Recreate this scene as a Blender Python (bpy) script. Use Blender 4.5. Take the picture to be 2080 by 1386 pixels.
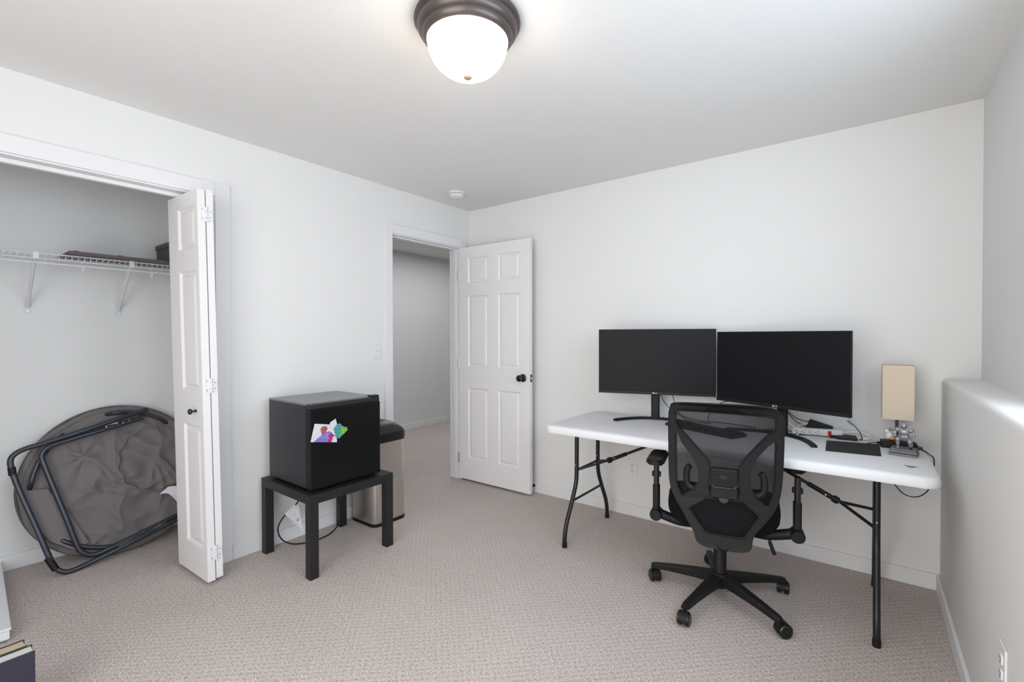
import bpy, bmesh, math, random
from math import pi, sin, cos, radians
from mathutils import Vector, Matrix, noise

for o in list(bpy.data.objects):
    bpy.data.objects.remove(o, do_unlink=True)
S = bpy.context.scene
COL = S.collection

# ------------------------------------------------------------------ camera
CAM = Vector((2.9236, -3.1823, 1.2984))
yaw, pitch, roll = 0.6517, 0.0119, -0.0015
F = Vector((-sin(yaw)*cos(pitch), cos(yaw)*cos(pitch), -sin(pitch)))
R = Vector((cos(yaw), sin(yaw), 0)); U = R.cross(F)
R2 = R*cos(roll)+U*sin(roll); U2 = -R*sin(roll)+U*cos(roll)
cd = bpy.data.cameras.new('camera'); cam = bpy.data.objects.new('camera', cd); COL.objects.link(cam)
m = Matrix((R2, U2, -F)).transposed().to_4x4(); m.translation = CAM
cam.matrix_world = m
cd.sensor_width = 36.0; cd.lens = 946.03/2080*36.0; cd.clip_start = 0.02; cd.clip_end = 100
S.camera = cam

# ------------------------------------------------------------------ world, lights, exposure
W = bpy.data.worlds.new('world'); S.world = W; W.use_nodes = True
bg = W.node_tree.nodes['Background']; bg.inputs[0].default_value = (0.75, 0.85, 1.0, 1); bg.inputs[1].default_value = 1.0
S.view_settings.view_transform = 'Standard'; S.view_settings.look = 'None'
S.view_settings.gamma = 1.0; S.view_settings.use_curve_mapping = False
S.view_settings.exposure = 0.3

def area(name, loc, direction, sx, sy, power, color):
    l = bpy.data.lights.new(name, 'AREA'); l.shape = 'RECTANGLE'; l.size = sx; l.size_y = sy
    l.energy = power; l.color = color
    o = bpy.data.objects.new(name, l); COL.objects.link(o); o.location = loc
    o.rotation_euler = Vector(direction).to_track_quat('-Z', 'Y').to_euler()
    return o
# daylight through the right-wall window, plus a fill light added behind the camera
area('daylight_right', (3.60, -2.05, 1.66), (-1, 0.0, -0.12), 1.9, 0.98, 27, (0.70, 0.84, 1.0))
area('rear_fill', (2.25, -4.16, 1.20), (0.0, 1, 0.0), 1.9, 2.1, 43, (1.0, 0.985, 0.965))
area('hall_fill', (-0.9, 1.0, 2.40), (0, 0, -1), 1.4, 1.8, 17.0, (0.97, 0.98, 1.0))  # unseen area light added under the hall ceiling to brighten the hall

# ------------------------------------------------------------------ materials
def lin(c):
    return tuple(((x/255)/12.92 if x/255 <= 0.04045 else ((x/255+0.055)/1.055)**2.4) for x in c)
def mat(name, rgb, rough=0.5, metal=0.0, bump=0.0, bscale=200.0, var=0.0, vscale=8.0, spec=0.5, emit=None, estr=0.0, coat=0.0, aniso=None):
    M = bpy.data.materials.new(name); M.use_nodes = True
    nt = M.node_tree; b = nt.nodes['Principled BSDF']
    c = lin(rgb)+(1,)
    b.inputs['Base Color'].default_value = c; b.inputs['Roughness'].default_value = rough
    b.inputs['Metallic'].default_value = metal; b.inputs['Specular IOR Level'].default_value = spec
    b.inputs['Coat Weight'].default_value = coat
    if emit:
        b.inputs['Emission Color'].default_value = lin(emit)+(1,); b.inputs['Emission Strength'].default_value = estr
    tc = nt.nodes.new('ShaderNodeTexCoord')
    src = tc.outputs['Object']
    if aniso:
        mp = nt.nodes.new('ShaderNodeMapping'); mp.inputs['Scale'].default_value = aniso
        nt.links.new(src, mp.inputs['Vector']); src = mp.outputs['Vector']
    if var > 0:
        n = nt.nodes.new('ShaderNodeTexNoise'); n.inputs['Scale'].default_value = vscale; n.inputs['Detail'].default_value = 4
        nt.links.new(src, n.inputs['Vector'])
        mr = nt.nodes.new('ShaderNodeMapRange'); mr.inputs[1].default_value = 0.3; mr.inputs[2].default_value = 0.7
        mr.inputs[3].default_value = 1-var; mr.inputs[4].default_value = 1+var
        nt.links.new(n.outputs['Fac'], mr.inputs[0])
        vm = nt.nodes.new('ShaderNodeVectorMath'); vm.operation = 'SCALE'; vm.inputs[0].default_value = c[:3]
        nt.links.new(mr.outputs[0], vm.inputs['Scale']); nt.links.new(vm.outputs[0], b.inputs['Base Color'])
    if bump > 0:
        n = nt.nodes.new('ShaderNodeTexNoise'); n.inputs['Scale'].default_value = bscale; n.inputs['Detail'].default_value = 3
        nt.links.new(src, n.inputs['Vector'])
        bp = nt.nodes.new('ShaderNodeBump'); bp.inputs['Strength'].default_value = bump; bp.inputs['Distance'].default_value = 0.002
        nt.links.new(n.outputs['Fac'], bp.inputs['Height']); nt.links.new(bp.outputs[0], b.inputs['Normal'])
    return M

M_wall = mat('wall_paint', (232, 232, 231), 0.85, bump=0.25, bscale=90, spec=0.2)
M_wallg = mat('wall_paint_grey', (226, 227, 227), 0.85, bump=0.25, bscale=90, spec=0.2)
M_ceil = mat('ceiling_paint', (234, 233, 231), 0.9, bump=0.4, bscale=120, spec=0.1)
M_trim = mat('trim_paint', (232, 232, 233), 0.45, spec=0.4)
M_door = mat('door_paint', (236, 234, 235), 0.5, bump=0.1, bscale=60, spec=0.4, aniso=(6, 6, 0.6))
M_black = mat('black_plastic', (18, 17, 19), 0.55, bump=0.15, bscale=600, spec=0.35)
M_blackgl = mat('black_gloss_plastic', (16, 16, 18), 0.28)
M_blackmetal = mat('black_powder_coat', (22, 21, 23), 0.38, bump=0.05)
M_fridge = mat('fridge_shell', (34, 35, 38), 0.38, bump=0.35, bscale=500)
M_fridgedoor = mat('fridge_door', (13, 12, 13), 0.30, bump=0.1, bscale=300, spec=0.35)
M_tablebl = mat('black_wood_veneer', (25, 24, 26), 0.5, bump=0.2, bscale=120, aniso=(1, 1, 6))
M_steel = mat('brushed_steel', (206, 200, 194), 0.36, metal=1.0, bump=0.08, bscale=300, aniso=(1, 1, 0.02))
M_silver = mat('silver_metal', (168, 169, 173), 0.42, metal=0.6, bump=0.3, bscale=120)
M_pewter = mat('pewter', (120, 120, 122), 0.42, metal=0.8, bump=0.6, bscale=220)
M_chrome = mat('chrome', (200, 200, 204), 0.2, metal=1.0)
M_whitepl = mat('white_plastic', (232, 232, 234), 0.4, bump=0.03)
M_desk = mat('white_blow_moulded_plastic', (232, 233, 236), 0.62, bump=0.25, bscale=400, spec=0.25)
M_wire = mat('white_vinyl_wire', (214, 216, 220), 0.4)
M_bronze = mat('dark_bronze', (98, 90, 87), 0.36, metal=0.7, var=0.1)
M_finial = mat('tan_finial', (170, 152, 128), 0.5)
M_tube = mat('grey_blue_tube', (64, 68, 76), 0.3, metal=0.5)
M_fabric = mat('grey_canvas', (116, 111, 111), 0.62, bump=0.25, bscale=700, var=0.05, vscale=5, spec=0.35)
M_fabricd = mat('dark_grey_canvas', (84, 80, 79), 0.7, bump=0.25, bscale=700)
M_seat = mat('black_seat_fabric', (16, 16, 18), 0.95, bump=0.5, bscale=900, spec=0.15)
M_slot = mat('dark_slot', (20, 20, 20), 0.6)
M_linen = mat('beige_linen', (228, 211, 190), 0.9, bump=0.6, bscale=900, var=0.03, vscale=300)
M_brownwood = mat('brown_board', (92, 82, 80), 0.6, var=0.12, vscale=30, bump=0.3, bscale=120, aniso=(8, 1, 8))
M_greybox = mat('dark_grey_box', (74, 74, 78), 0.6)
M_navy = mat('navy_book_cloth', (44, 42, 62), 0.6, bump=0.2)
M_darkcover = mat('charcoal_book_cloth', (52, 47, 52), 0.6, bump=0.2)
M_pagew = mat('white_pages', (222, 222, 216), 0.85, bump=0.6, bscale=300, aniso=(1, 30, 1))
M_pagec = mat('cream_pages', (206, 188, 152), 0.85, bump=0.6, bscale=300, aniso=(1, 30, 1))
M_red = mat('red_switch', (190, 40, 25), 0.3)
M_orange = mat('orange_enamel', (222, 160, 50), 0.35)
M_pad = mat('black_mouse_pad', (34, 31, 33), 0.85, bump=0.3, bscale=600)
M_card = mat('card_white', (212, 214, 220), 0.5, var=0.05, vscale=60)
M_birdblue = mat('print_periwinkle', (132, 122, 200), 0.5, var=0.25, vscale=60)
M_birdpink = mat('print_magenta', (186, 30, 110), 0.5, var=0.3, vscale=90)
M_birdbrown = mat('print_rust', (160, 88, 76), 0.5, var=0.3, vscale=120)
M_beak = mat('print_slate', (60, 70, 90), 0.5)
M_teal = mat('magnet_teal', (78, 148, 150), 0.4, var=0.35, vscale=150, bump=0.6, bscale=200)
M_lime = mat('magnet_lime', (128, 190, 40), 0.4, var=0.3, vscale=150, bump=0.6, bscale=200)
M_grn = mat('magnet_green', (40, 190, 110), 0.4, var=0.3, vscale=150)
M_label = mat('cord_tag_paper', (226, 226, 236), 0.5)
M_wclear = mat('frosted_wheel', (120, 124, 128), 0.35)
M_bluelbl = mat('pale_teal_print', (150, 205, 200), 0.5)

# lamp glass
M_glass = mat('lit_alabaster_glass', (255, 250, 242), 0.5, emit=(255, 240, 222), estr=9.5)
# monitor screen : matt with slight sheen
M_screen = mat('matte_screen', (12, 13, 17), 0.5, bump=0.0, spec=0.22)
M_bezel = mat('monitor_bezel', (24, 23, 25), 0.5, spec=0.3)

# see-through chair mesh with vertical ribs
def mesh_fabric():
    M = bpy.data.materials.new('black_mesh_fabric'); M.use_nodes = True
    nt = M.node_tree; b = nt.nodes['Principled BSDF']; out = nt.nodes['Material Output']
    b.inputs['Base Color'].default_value = (0.006, 0.006, 0.008, 1); b.inputs['Roughness'].default_value = 0.6; b.inputs['Specular IOR Level'].default_value = 0.15
    tc = nt.nodes.new('ShaderNodeTexCoord'); sp = nt.nodes.new('ShaderNodeSeparateXYZ'); nt.links.new(tc.outputs['Object'], sp.inputs[0])
    def wave(axis, freq):
        mu = nt.nodes.new('ShaderNodeMath'); mu.operation = 'MULTIPLY'; mu.inputs[1].default_value = freq
        nt.links.new(sp.outputs[axis], mu.inputs[0])
        s = nt.nodes.new('ShaderNodeMath'); s.operation = 'SINE'; nt.links.new(mu.outputs[0], s.inputs[0]); return s.outputs[0]
    a = wave('X', 2*pi/0.0052)
    mr = nt.nodes.new('ShaderNodeMapRange'); mr.inputs[1].default_value = -1; mr.inputs[2].default_value = 1
    mr.inputs[3].default_value = 0.10; mr.inputs[4].default_value = 0.30
    nt.links.new(a, mr.inputs[0])
    tr = nt.nodes.new('ShaderNodeBsdfTransparent'); mx = nt.nodes.new('ShaderNodeMixShader')
    nt.links.new(mr.outputs[0], mx.inputs[0]); nt.links.new(b.outputs[0], mx.inputs[1]); nt.links.new(tr.outputs[0], mx.inputs[2])
    nt.links.new(mx.outputs[0], out.inputs['Surface'])
    return M
M_mesh = mesh_fabric()

def pane_mat():
    M = bpy.data.materials.new('window_glass'); M.use_nodes = True
    nt = M.node_tree; out = nt.nodes['Material Output']
    tr = nt.nodes.new('ShaderNodeBsdfTransparent'); gl = nt.nodes.new('ShaderNodeBsdfGlossy'); gl.inputs['Roughness'].default_value = 0.02
    mx = nt.nodes.new('ShaderNodeMixShader'); mx.inputs[0].default_value = 0.06
    nt.links.new(tr.outputs[0], mx.inputs[1]); nt.links.new(gl.outputs[0], mx.inputs[2]); nt.links.new(mx.outputs[0], out.inputs['Surface'])
    return M
M_pane = pane_mat()

# patterned loop carpet
def carpet():
    M = bpy.data.materials.new('patterned_carpet'); M.use_nodes = True
    nt = M.node_tree; b = nt.nodes['Principled BSDF']; L = nt.links
    b.inputs['Roughness'].default_value = 1.0; b.inputs['Specular IOR Level'].default_value = 0.05
    tc = nt.nodes.new('ShaderNodeTexCoord'); sp = nt.nodes.new('ShaderNodeSeparateXYZ'); L.new(tc.outputs['Object'], sp.inputs[0])
    def mth(op, a, c=None):
        n = nt.nodes.new('ShaderNodeMath'); n.operation = op
        for i, v in enumerate((a, c)):
            if v is None: continue
            if isinstance(v, (int, float)): n.inputs[i].default_value = v
            else: L.new(v, n.inputs[i])
        return n.outputs[0]
    n0 = nt.nodes.new('ShaderNodeTexNoise'); n0.inputs['Scale'].default_value = 60; n0.inputs['Detail'].default_value = 2
    L.new(tc.outputs['Object'], n0.inputs['Vector'])
    jit = mth('MULTIPLY', mth('SUBTRACT', n0.outputs['Fac'], 0.5), 3.6)
    sx = mth('SINE', mth('ADD', mth('MULTIPLY', sp.outputs['X'], 2*pi/0.036), jit))
    sy = mth('SINE', mth('ADD', mth('MULTIPLY', sp.outputs['Y'], 2*pi/0.034), jit))
    pat = mth('MULTIPLY', sx, sy)                       # staggered lozenges
    mr = nt.nodes.new('ShaderNodeMapRange'); mr.inputs[1].default_value = -0.05; mr.inputs[2].default_value = 0.75
    L.new(pat, mr.inputs[0])
    fine = nt.nodes.new('ShaderNodeTexNoise'); fine.inputs['Scale'].default_value = 210; fine.inputs['Detail'].default_value = 3
    L.new(tc.outputs['Object'], fine.inputs['Vector'])
    big = nt.nodes.new('ShaderNodeTexNoise'); big.inputs['Scale'].default_value = 2.2; big.inputs['Detail'].default_value = 2
    L.new(tc.outputs['Object'], big.inputs['Vector'])
    mid = nt.nodes.new('ShaderNodeTexNoise'); mid.inputs['Scale'].default_value = 75; mid.inputs['Detail'].default_value = 3
    L.new(tc.outputs['Object'], mid.inputs['Vector'])
    f1 = mth('MULTIPLY', mth('SUBTRACT', fine.outputs['Fac'], 0.5), 2.7)
    f2 = mth('MULTIPLY', mth('SUBTRACT', big.outputs['Fac'], 0.5), 0.14)
    f4 = mth('MULTIPLY', mth('SUBTRACT', mid.outputs['Fac'], 0.5), 0.45)
    pit_shade = mth('MULTIPLY', mr.outputs[0], -0.12)  # shade of the carpet pits put into the colour
    k = mth('ADD', mth('ADD', mth('ADD', f1, f2), mth('ADD', pit_shade, f4)), 1.06)
    vm = nt.nodes.new('ShaderNodeVectorMath'); vm.operation = 'SCALE'; vm.inputs[0].default_value = lin((194, 184, 179))
    L.new(k, vm.inputs['Scale']); L.new(vm.outputs[0], b.inputs['Base Color'])
    h = mth('ADD', mth('MULTIPLY', mr.outputs[0], -0.55), mth('MULTIPLY', fine.outputs['Fac'], 1.3))
    bp = nt.nodes.new('ShaderNodeBump'); bp.inputs['Strength'].default_value = 0.6; bp.inputs['Distance'].default_value = 0.0035
    L.new(h, bp.inputs['Height']); L.new(bp.outputs[0], b.inputs['Normal'])
    return M
M_carpet = carpet()

# ------------------------------------------------------------------ object helpers
PM = {}          # world matrix of every parent (all placed by this script)
def thing(name, label, cat, loc=(0, 0, 0), rotz=0.0, group=None, kind=None, rot=None):
    o = bpy.data.objects.new(name, None); COL.objects.link(o)
    o.empty_display_size = 0.1
    o.location = loc; o.rotation_euler = rot if rot else (0, 0, rotz)
    o['label'] = label
    if kind: o['kind'] = kind
    else: o['category'] = cat
    if group: o['group'] = group
    PM[o.name] = Matrix.Translation(Vector(loc)) @ o.rotation_euler.to_matrix().to_4x4()
    return o
def obj(name, bm, mtl, parent=None, local=False, smooth=False, label=None, cat=None, kind=None, group=None):
    me = bpy.data.meshes.new(name)
    if parent is not None and not local:
        bm.transform(PM[parent.name].inverted())
    bmesh.ops.recalc_face_normals(bm, faces=bm.faces)
    bm.to_mesh(me); bm.free()
    me.materials.append(mtl)
    if smooth:
        for p in me.polygons: p.use_smooth = True
        try: me.set_sharp_from_angle(angle=radians(40))
        except Exception: pass
    o = bpy.data.objects.new(name, me); COL.objects.link(o)
    if parent is not None:
        o.parent = parent; PM[o.name] = PM[parent.name]
    else:
        PM[o.name] = Matrix.Identity(4)
    if label: o['label'] = label
    if cat: o['category'] = cat
    if kind: o['kind'] = kind
    if group: o['group'] = group
    return o
def BM(): return bmesh.new()
def abox(bm, x0, x1, y0, y1, z0, z1, bev=0.0, seg=2):
    t = bmesh.new()
    vs = [t.verts.new((x, y, z)) for x in (x0, x1) for y in (y0, y1) for z in (z0, z1)]
    for f in ((0, 1, 3, 2), (4, 6, 7, 5), (0, 4, 5, 1), (2, 3, 7, 6), (0, 2, 6, 4), (1, 5, 7, 3)):
        t.faces.new([vs[i] for i in f])
    if bev > 0:
        bmesh.ops.bevel(t, geom=list(t.edges), offset=bev, segments=seg, affect='EDGES', profile=0.5)
    merge(bm, t); return bm
def merge(bm, t, M=None):
    if M is not None: t.transform(M)
    me = bpy.data.meshes.new('tmp'); t.to_mesh(me); t.free(); bm.from_mesh(me); bpy.data.meshes.remove(me)
def box(x0, x1, y0, y1, z0, z1, bev=0.0, seg=2): return abox(BM(), x0, x1, y0, y1, z0, z1, bev, seg)
def atube(bm, pts, r, n=12, closed=False, caps=True, r_end=None):
    pts = [Vector(p) for p in pts]; N = len(pts); rings = []
    up = Vector((0, 0, 1)); prev = None
    for i, p in enumerate(pts):
        a = pts[(i-1) % N] if (closed or i > 0) else p
        b = pts[(i+1) % N] if (closed or i < N-1) else p
        t = (b-a).normalized()
        if prev is None:
            s = t.cross(up)
            if s.length < 0.05: s = t.cross(Vector((1, 0, 0)))
            s.normalize()
        else:
            s = prev - t*prev.dot(t); s.normalize()
        prev = s; w = s.cross(t)
        rr = r if r_end is None else r+(r_end-r)*i/(N-1)
        rings.append([bm.verts.new(p+(s*cos(2*pi*k/n)+w*sin(2*pi*k/n))*rr) for k in range(n)])
    M_ = N if closed else N-1
    for i in range(M_):
        a, b = rings[i], rings[(i+1) % N]
        for k in range(n): bm.faces.new((a[k], a[(k+1) % n], b[(k+1) % n], b[k]))
    if caps and not closed:
        bm.faces.new(rings[0][::-1]); bm.faces.new(rings[-1])
    return bm
def tube(pts, r, n=12, **k): return atube(BM(), pts, r, n, **k)
def alathe(bm, prof, c, n=48, axis='z', caps=True):
    """prof: (radius, height) along axis"""
    rings = []
    for r, h in prof:
        ring = []
        for k in range(n):
            a = 2*pi*k/n
            if axis == 'z': v = (r*cos(a), r*sin(a), h)
            elif axis == 'x': v = (h, r*cos(a), r*sin(a))
            else: v = (r*cos(a), h, r*sin(a))
            ring.append(bm.verts.new(Vector(c)+Vector(v)))
        rings.append(ring)
    for a, b in zip(rings, rings[1:]):
        for k in range(n): bm.faces.new((a[k], a[(k+1) % n], b[(k+1) % n], b[k]))
    if caps:
        bm.faces.new(rings[0]); bm.faces.new(rings[-1][::-1])
    bmesh.ops.remove_doubles(bm, verts=bm.verts, dist=1e-6)
    return bm
def lathe(prof, c, n=48, axis='z', **k): return alathe(BM(), prof, c, n, axis, **k)
def spline(pts, sub=6, closed=False):
    pts = [Vector(p) for p in pts]; N = len(pts); out = []
    rng = range(N if closed else N-1)
    for i in rng:
        g = lambda j: pts[j % N] if closed else pts[min(max(j, 0), N-1)]
        p0, p1, p2, p3 = g(i-1), g(i), g(i+1), g(i+2)
        for s in range(sub):
            t = s/sub
            out.append(0.5*((2*p1)+(p2-p0)*t+(2*p0-5*p1+4*p2-p3)*t*t+(3*p1-p0-3*p2+p3)*t**3))
    if not closed: out.append(pts[-1])
    return out
def aprism(bm, poly, d, h, axis='z', bev=0.0):
    """extrude 2-D polygon; axis = extrusion axis, from d to h"""
    t = bmesh.new()
    def P(a, b, c):
        return {'z': (a, b, c), 'y': (a, c, b), 'x': (c, a, b)}[axis]
    lo = [t.verts.new(P(a, b, d)) for a, b in poly]; hi = [t.verts.new(P(a, b, h)) for a, b in poly]
    n = len(poly)
    t.faces.new(lo[::-1]); t.faces.new(hi)
    for i in range(n): t.faces.new((lo[i], lo[(i+1) % n], hi[(i+1) % n], hi[i]))
    if bev > 0:
        bmesh.ops.recalc_face_normals(t, faces=t.faces)
        es = [e for e in t.edges if all(v in lo for v in e.verts) or all(v in hi for v in e.verts)]
        bmesh.ops.bevel(t, geom=es, offset=bev, segments=2, affect='EDGES')
    merge(bm, t); return bm
def prism(poly, d, h, axis='z', bev=0.0): return aprism(BM(), poly, d, h, axis, bev)
def rrect(x0, x1, y0, y1, r, n=8):
    out = []
    for cx, cy, a0 in ((x1-r, y1-r, 0), (x0+r, y1-r, 90), (x0+r, y0+r, 180), (x1-r, y0+r, 270)):
        for k in range(n+1):
            a = radians(a0+90*k/n); out.append((cx+r*cos(a), cy+r*sin(a)))
    return out
def plate2d(outer, holes, thick, bev=0.003):
    """flat plate with holes, in local XZ, thickness along Y (-thick/2..thick/2)"""
    from mathutils.geometry import tessellate_polygon
    polys = [[Vector((p[0], p[1], 0)) for p in q] for q in [outer]+holes]
    flat = [p for q in polys for p in q]
    tris = tessellate_polygon(polys)
    bm = bmesh.new()
    vs = [bm.verts.new((p.x, -thick/2, p.y)) for p in flat]
    for t in tris:
        try: bm.faces.new([vs[i] for i in t])
        except ValueError: pass
    bmesh.ops.recalc_face_normals(bm, faces=bm.faces)
    r = bmesh.ops.extrude_face_region(bm, geom=bm.faces[:])
    for v in [g for g in r['geom'] if isinstance(g, bmesh.types.BMVert)]: v.co.y += thick
    bmesh.ops.recalc_face_normals(bm, faces=bm.faces)
    bm.normal_update()
    if bev > 0:
        es = [e for e in bm.edges if len(e.link_faces) == 2 and e.calc_face_angle(0) > 1.2 and abs(e.verts[0].co.y-e.verts[1].co.y) < 1e-6]
        bmesh.ops.bevel(bm, geom=es, offset=bev, segments=2, affect='EDGES')
    return bm
def text_bm(s, size, depth=0.0004):
    cu = bpy.data.curves.new('t', 'FONT'); cu.body = s; cu.size = size; cu.extrude = depth; cu.align_x = 'CENTER'; cu.align_y = 'CENTER'
    o = bpy.data.objects.new('t', cu); COL.objects.link(o)
    dg = bpy.context.evaluated_depsgraph_get(); dg.update()
    me = bpy.data.meshes.new_from_object(o.evaluated_get(dg))
    bm = bmesh.new(); bm.from_mesh(me); bpy.data.meshes.remove(me); bpy.data.objects.remove(o, do_unlink=True)
    bm.transform(Matrix.Rotation(pi/2, 4, 'X'))      # text now in XZ facing -Y
    return bm
def struct(name, bm, mtl, label, **k): return obj(name, bm, mtl, None, label=label, kind='structure', **k)

# ================================================================== ROOM SHELL
H = 2.44; WX = 3.222; WX2 = 3.3656; LZ = 1.08
YB = -4.25          # wall behind the camera
CX = -0.86          # closet back wall
struct('floor', box(-2.4, 3.7, YB-0.15, 4.3, -0.1, 0.0), M_carpet, 'beige grey patterned carpet floor through room, closet and hall')
struct('ceiling', box(-2.4, 3.7, YB-0.15, 4.3, H, H+0.1), M_ceil, 'flat pale grey painted ceiling')
struct('wall_back', box(-0.12, 3.7, 0.0, 0.12, 0, H), M_wall, 'white painted wall behind the folding desk')
# left wall with doorway and closet opening
DY0, DY1, DZ = -0.885, -0.115, 2.095       # finished doorway opening
KY0, KY1, KZ = -3.60, -2.105, 2.085        # finished closet opening
bm = BM()
abox(bm, -0.12, 0, DY1, 0.0, 0, H)
abox(bm, -0.12, 0, KY1, DY0, 0, H)
abox(bm, -0.12, 0, YB, KY0, 0, H)
abox(bm, -0.12, 0, DY0, DY1, DZ, H)
abox(bm, -0.12, 0, KY0, KY1, KZ, H)
struct('wall_left', bm, M_wall, 'white painted wall with the doorway and the closet opening')
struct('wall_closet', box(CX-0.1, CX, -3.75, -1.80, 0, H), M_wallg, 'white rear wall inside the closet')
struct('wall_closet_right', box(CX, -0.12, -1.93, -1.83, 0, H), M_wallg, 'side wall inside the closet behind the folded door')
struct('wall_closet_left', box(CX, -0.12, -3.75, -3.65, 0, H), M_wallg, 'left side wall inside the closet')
struct('wall_rear', box(-0.12, 3.7, YB-0.12, YB, 0, H), M_wall, 'white wall behind the camera')
struct('wall_right', box(WX, 3.7, YB, 0.0, 0, LZ, 0.022, 4), M_wall, 'lower right wall ending in a rounded white ledge', smooth=True)
WY0, WY1, WZ0, WZ1 = -3.0, -1.12, 1.16, 2.15
bm = BM()
abox(bm, WX2, 3.5, WY1, 0.0, LZ-0.02, H)
abox(bm, WX2, 3.5, YB, WY0, LZ-0.02, H)
abox(bm, WX2, 3.5, WY0, WY1, LZ-0.02, WZ0)
abox(bm, WX2, 3.5, WY0, WY1, WZ1, H)
struct('wall_right_upper', bm, M_wallg, 'recessed upper right wall above the ledge')
wn = thing('window_1', 'white slider window in the recessed right wall', None, (3.44, (WY0+WY1)/2, WZ0), kind='structure')
bm = BM()
for a in ((WY0, WY0+0.05, WZ0, WZ1), (WY1-0.05, WY1, WZ0, WZ1), (WY0, WY1, WZ0, WZ0+0.05), (WY0, WY1, WZ1-0.05, WZ1), (-2.085, -2.035, WZ0, WZ1)):
    abox(bm, 3.42, 3.48, *a)
obj('window_frame', bm, M_trim, wn)
obj('window_pane', box(3.445, 3.449, WY0+0.05, WY1-0.05, WZ0+0.05, WZ1-0.05), M_pane, wn)
# hall
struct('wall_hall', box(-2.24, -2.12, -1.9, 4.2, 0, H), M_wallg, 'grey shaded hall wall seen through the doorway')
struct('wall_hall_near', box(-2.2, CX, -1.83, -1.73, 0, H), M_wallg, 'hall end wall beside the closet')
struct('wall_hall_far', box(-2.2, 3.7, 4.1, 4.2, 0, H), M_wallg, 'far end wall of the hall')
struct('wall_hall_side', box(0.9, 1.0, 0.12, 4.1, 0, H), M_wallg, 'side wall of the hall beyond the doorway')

def baseb(name, poly_boxes, label):
    bm = BM()
    for b in poly_boxes: abox(bm, *b, bev=0.003, seg=2)
    return struct(name, bm, M_trim, label)
BH, BT = 0.082, 0.014
baseb('baseboard_back', [(0.0, WX, -BT, 0.0, 0, BH)], 'white baseboard under the desk wall')
baseb('baseboard_left', [(0.0, BT, -2.03, -0.97, 0, BH), (0.0, BT, YB, -3.68, 0, BH)], 'white baseboard behind the side table')
baseb('baseboard_right', [(WX-BT, WX, YB, -BT, 0, BH)], 'white baseboard along the right wall')
baseb('baseboard_closet', [(CX, CX+BT, -3.65, -1.93, 0, BH), (CX+BT, -0.12, -1.93-BT, -1.93, 0, BH)], 'white baseboard inside the closet')
baseb('baseboard_hall', [(-2.12, -2.12+BT, -1.7, 1.80, 0, BH)], 'white baseboard along the hall wall')

# doorway casing and jamb
def casing(name, y0, y1, zt, w, label, depth=-0.12, stop=True):
    t = thing(name, label, None, (0, (y0+y1)/2, 0), kind='structure')
    for nm, b in (('casing_side', (0, 0.014, y0-w, y0+0.004, 0, zt+w)), ('casing_side', (0, 0.014, y1-0.004, y1+w, 0, zt+w)), ('casing_head', (0, 0.0145, y0+0.004, y1-0.004, zt-0.004, zt+w))):
        obj(nm, box(*b, bev=0.003, seg=2), M_trim, t)
    for nm, b in (('jamb_side', (depth-0.004, 0.002, y0-0.006, y0+0.012, 0, zt)), ('jamb_side', (depth-0.004, 0.002, y1-0.012, y1+0.006, 0, zt)), ('jamb_head', (depth-0.004, 0.002, y0+0.012, y1-0.012, zt-0.012, zt+0.006))):
        obj(nm, box(*b), M_trim, t)
    if stop:
        for b in ((-0.075, -0.040, y0+0.012, y0+0.022, 0, zt-0.012), (-0.075, -0.040, y1-0.022, y1-0.012, 0, zt-0.012), (-0.075, -0.040, y0+0.022, y1-0.022, zt-0.022, zt-0.012)):
            obj('door_stop_moulding', box(*b, bev=0.002), M_trim, t)
    return t
t1 = casing('trim_1', DY0-0.0, DY1, DZ, 0.068, 'white casing and jamb around the hall doorway')
obj('strike_plate', box(-0.036, -0.012, DY0+0.0118, DY0+0.0130, 0.92, 0.99), M_blackmetal, t1)
t2 = casing('trim_2', KY0, KY1, KZ, 0.074, 'white casing and jamb around the closet opening', stop=False)
obj('door_track', box(-0.075, -0.045, KY0+0.015, KY1-0.015, KZ-0.034, KZ-0.013, 0.002), M_trim, t2)
# casing of a further door in the hall wall
t3 = thing('trim_3', 'white door casing at the end of the hall wall', None, (-2.12, 1.85, 0), kind='structure')
obj('casing_side', box(-2.12, -2.105, 1.79, 1.86, 0, 2.11, 0.003), M_wallg, t3)
obj('casing_head', box(-2.12, -2.105, 1.86, 2.7, 2.045, 2.11, 0.003), M_wallg, t3)
d3 = thing('door_3', 'white hall door seen as a sliver past the doorway jamb', None, (-2.12, 2.2, 0), kind='structure')
obj('slab', box(-2.119, -2.112, 1.862, 2.68, 0.01, 2.04), M_wallg, d3)
obj('hinge', box(-2.112, -2.106, 1.862, 1.874, 1.75, 1.84), M_blackmetal, d3)
obj('hinge', box(-2.112, -2.106, 1.862, 1.874, 0.25, 0.34), M_blackmetal, d3)

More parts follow.
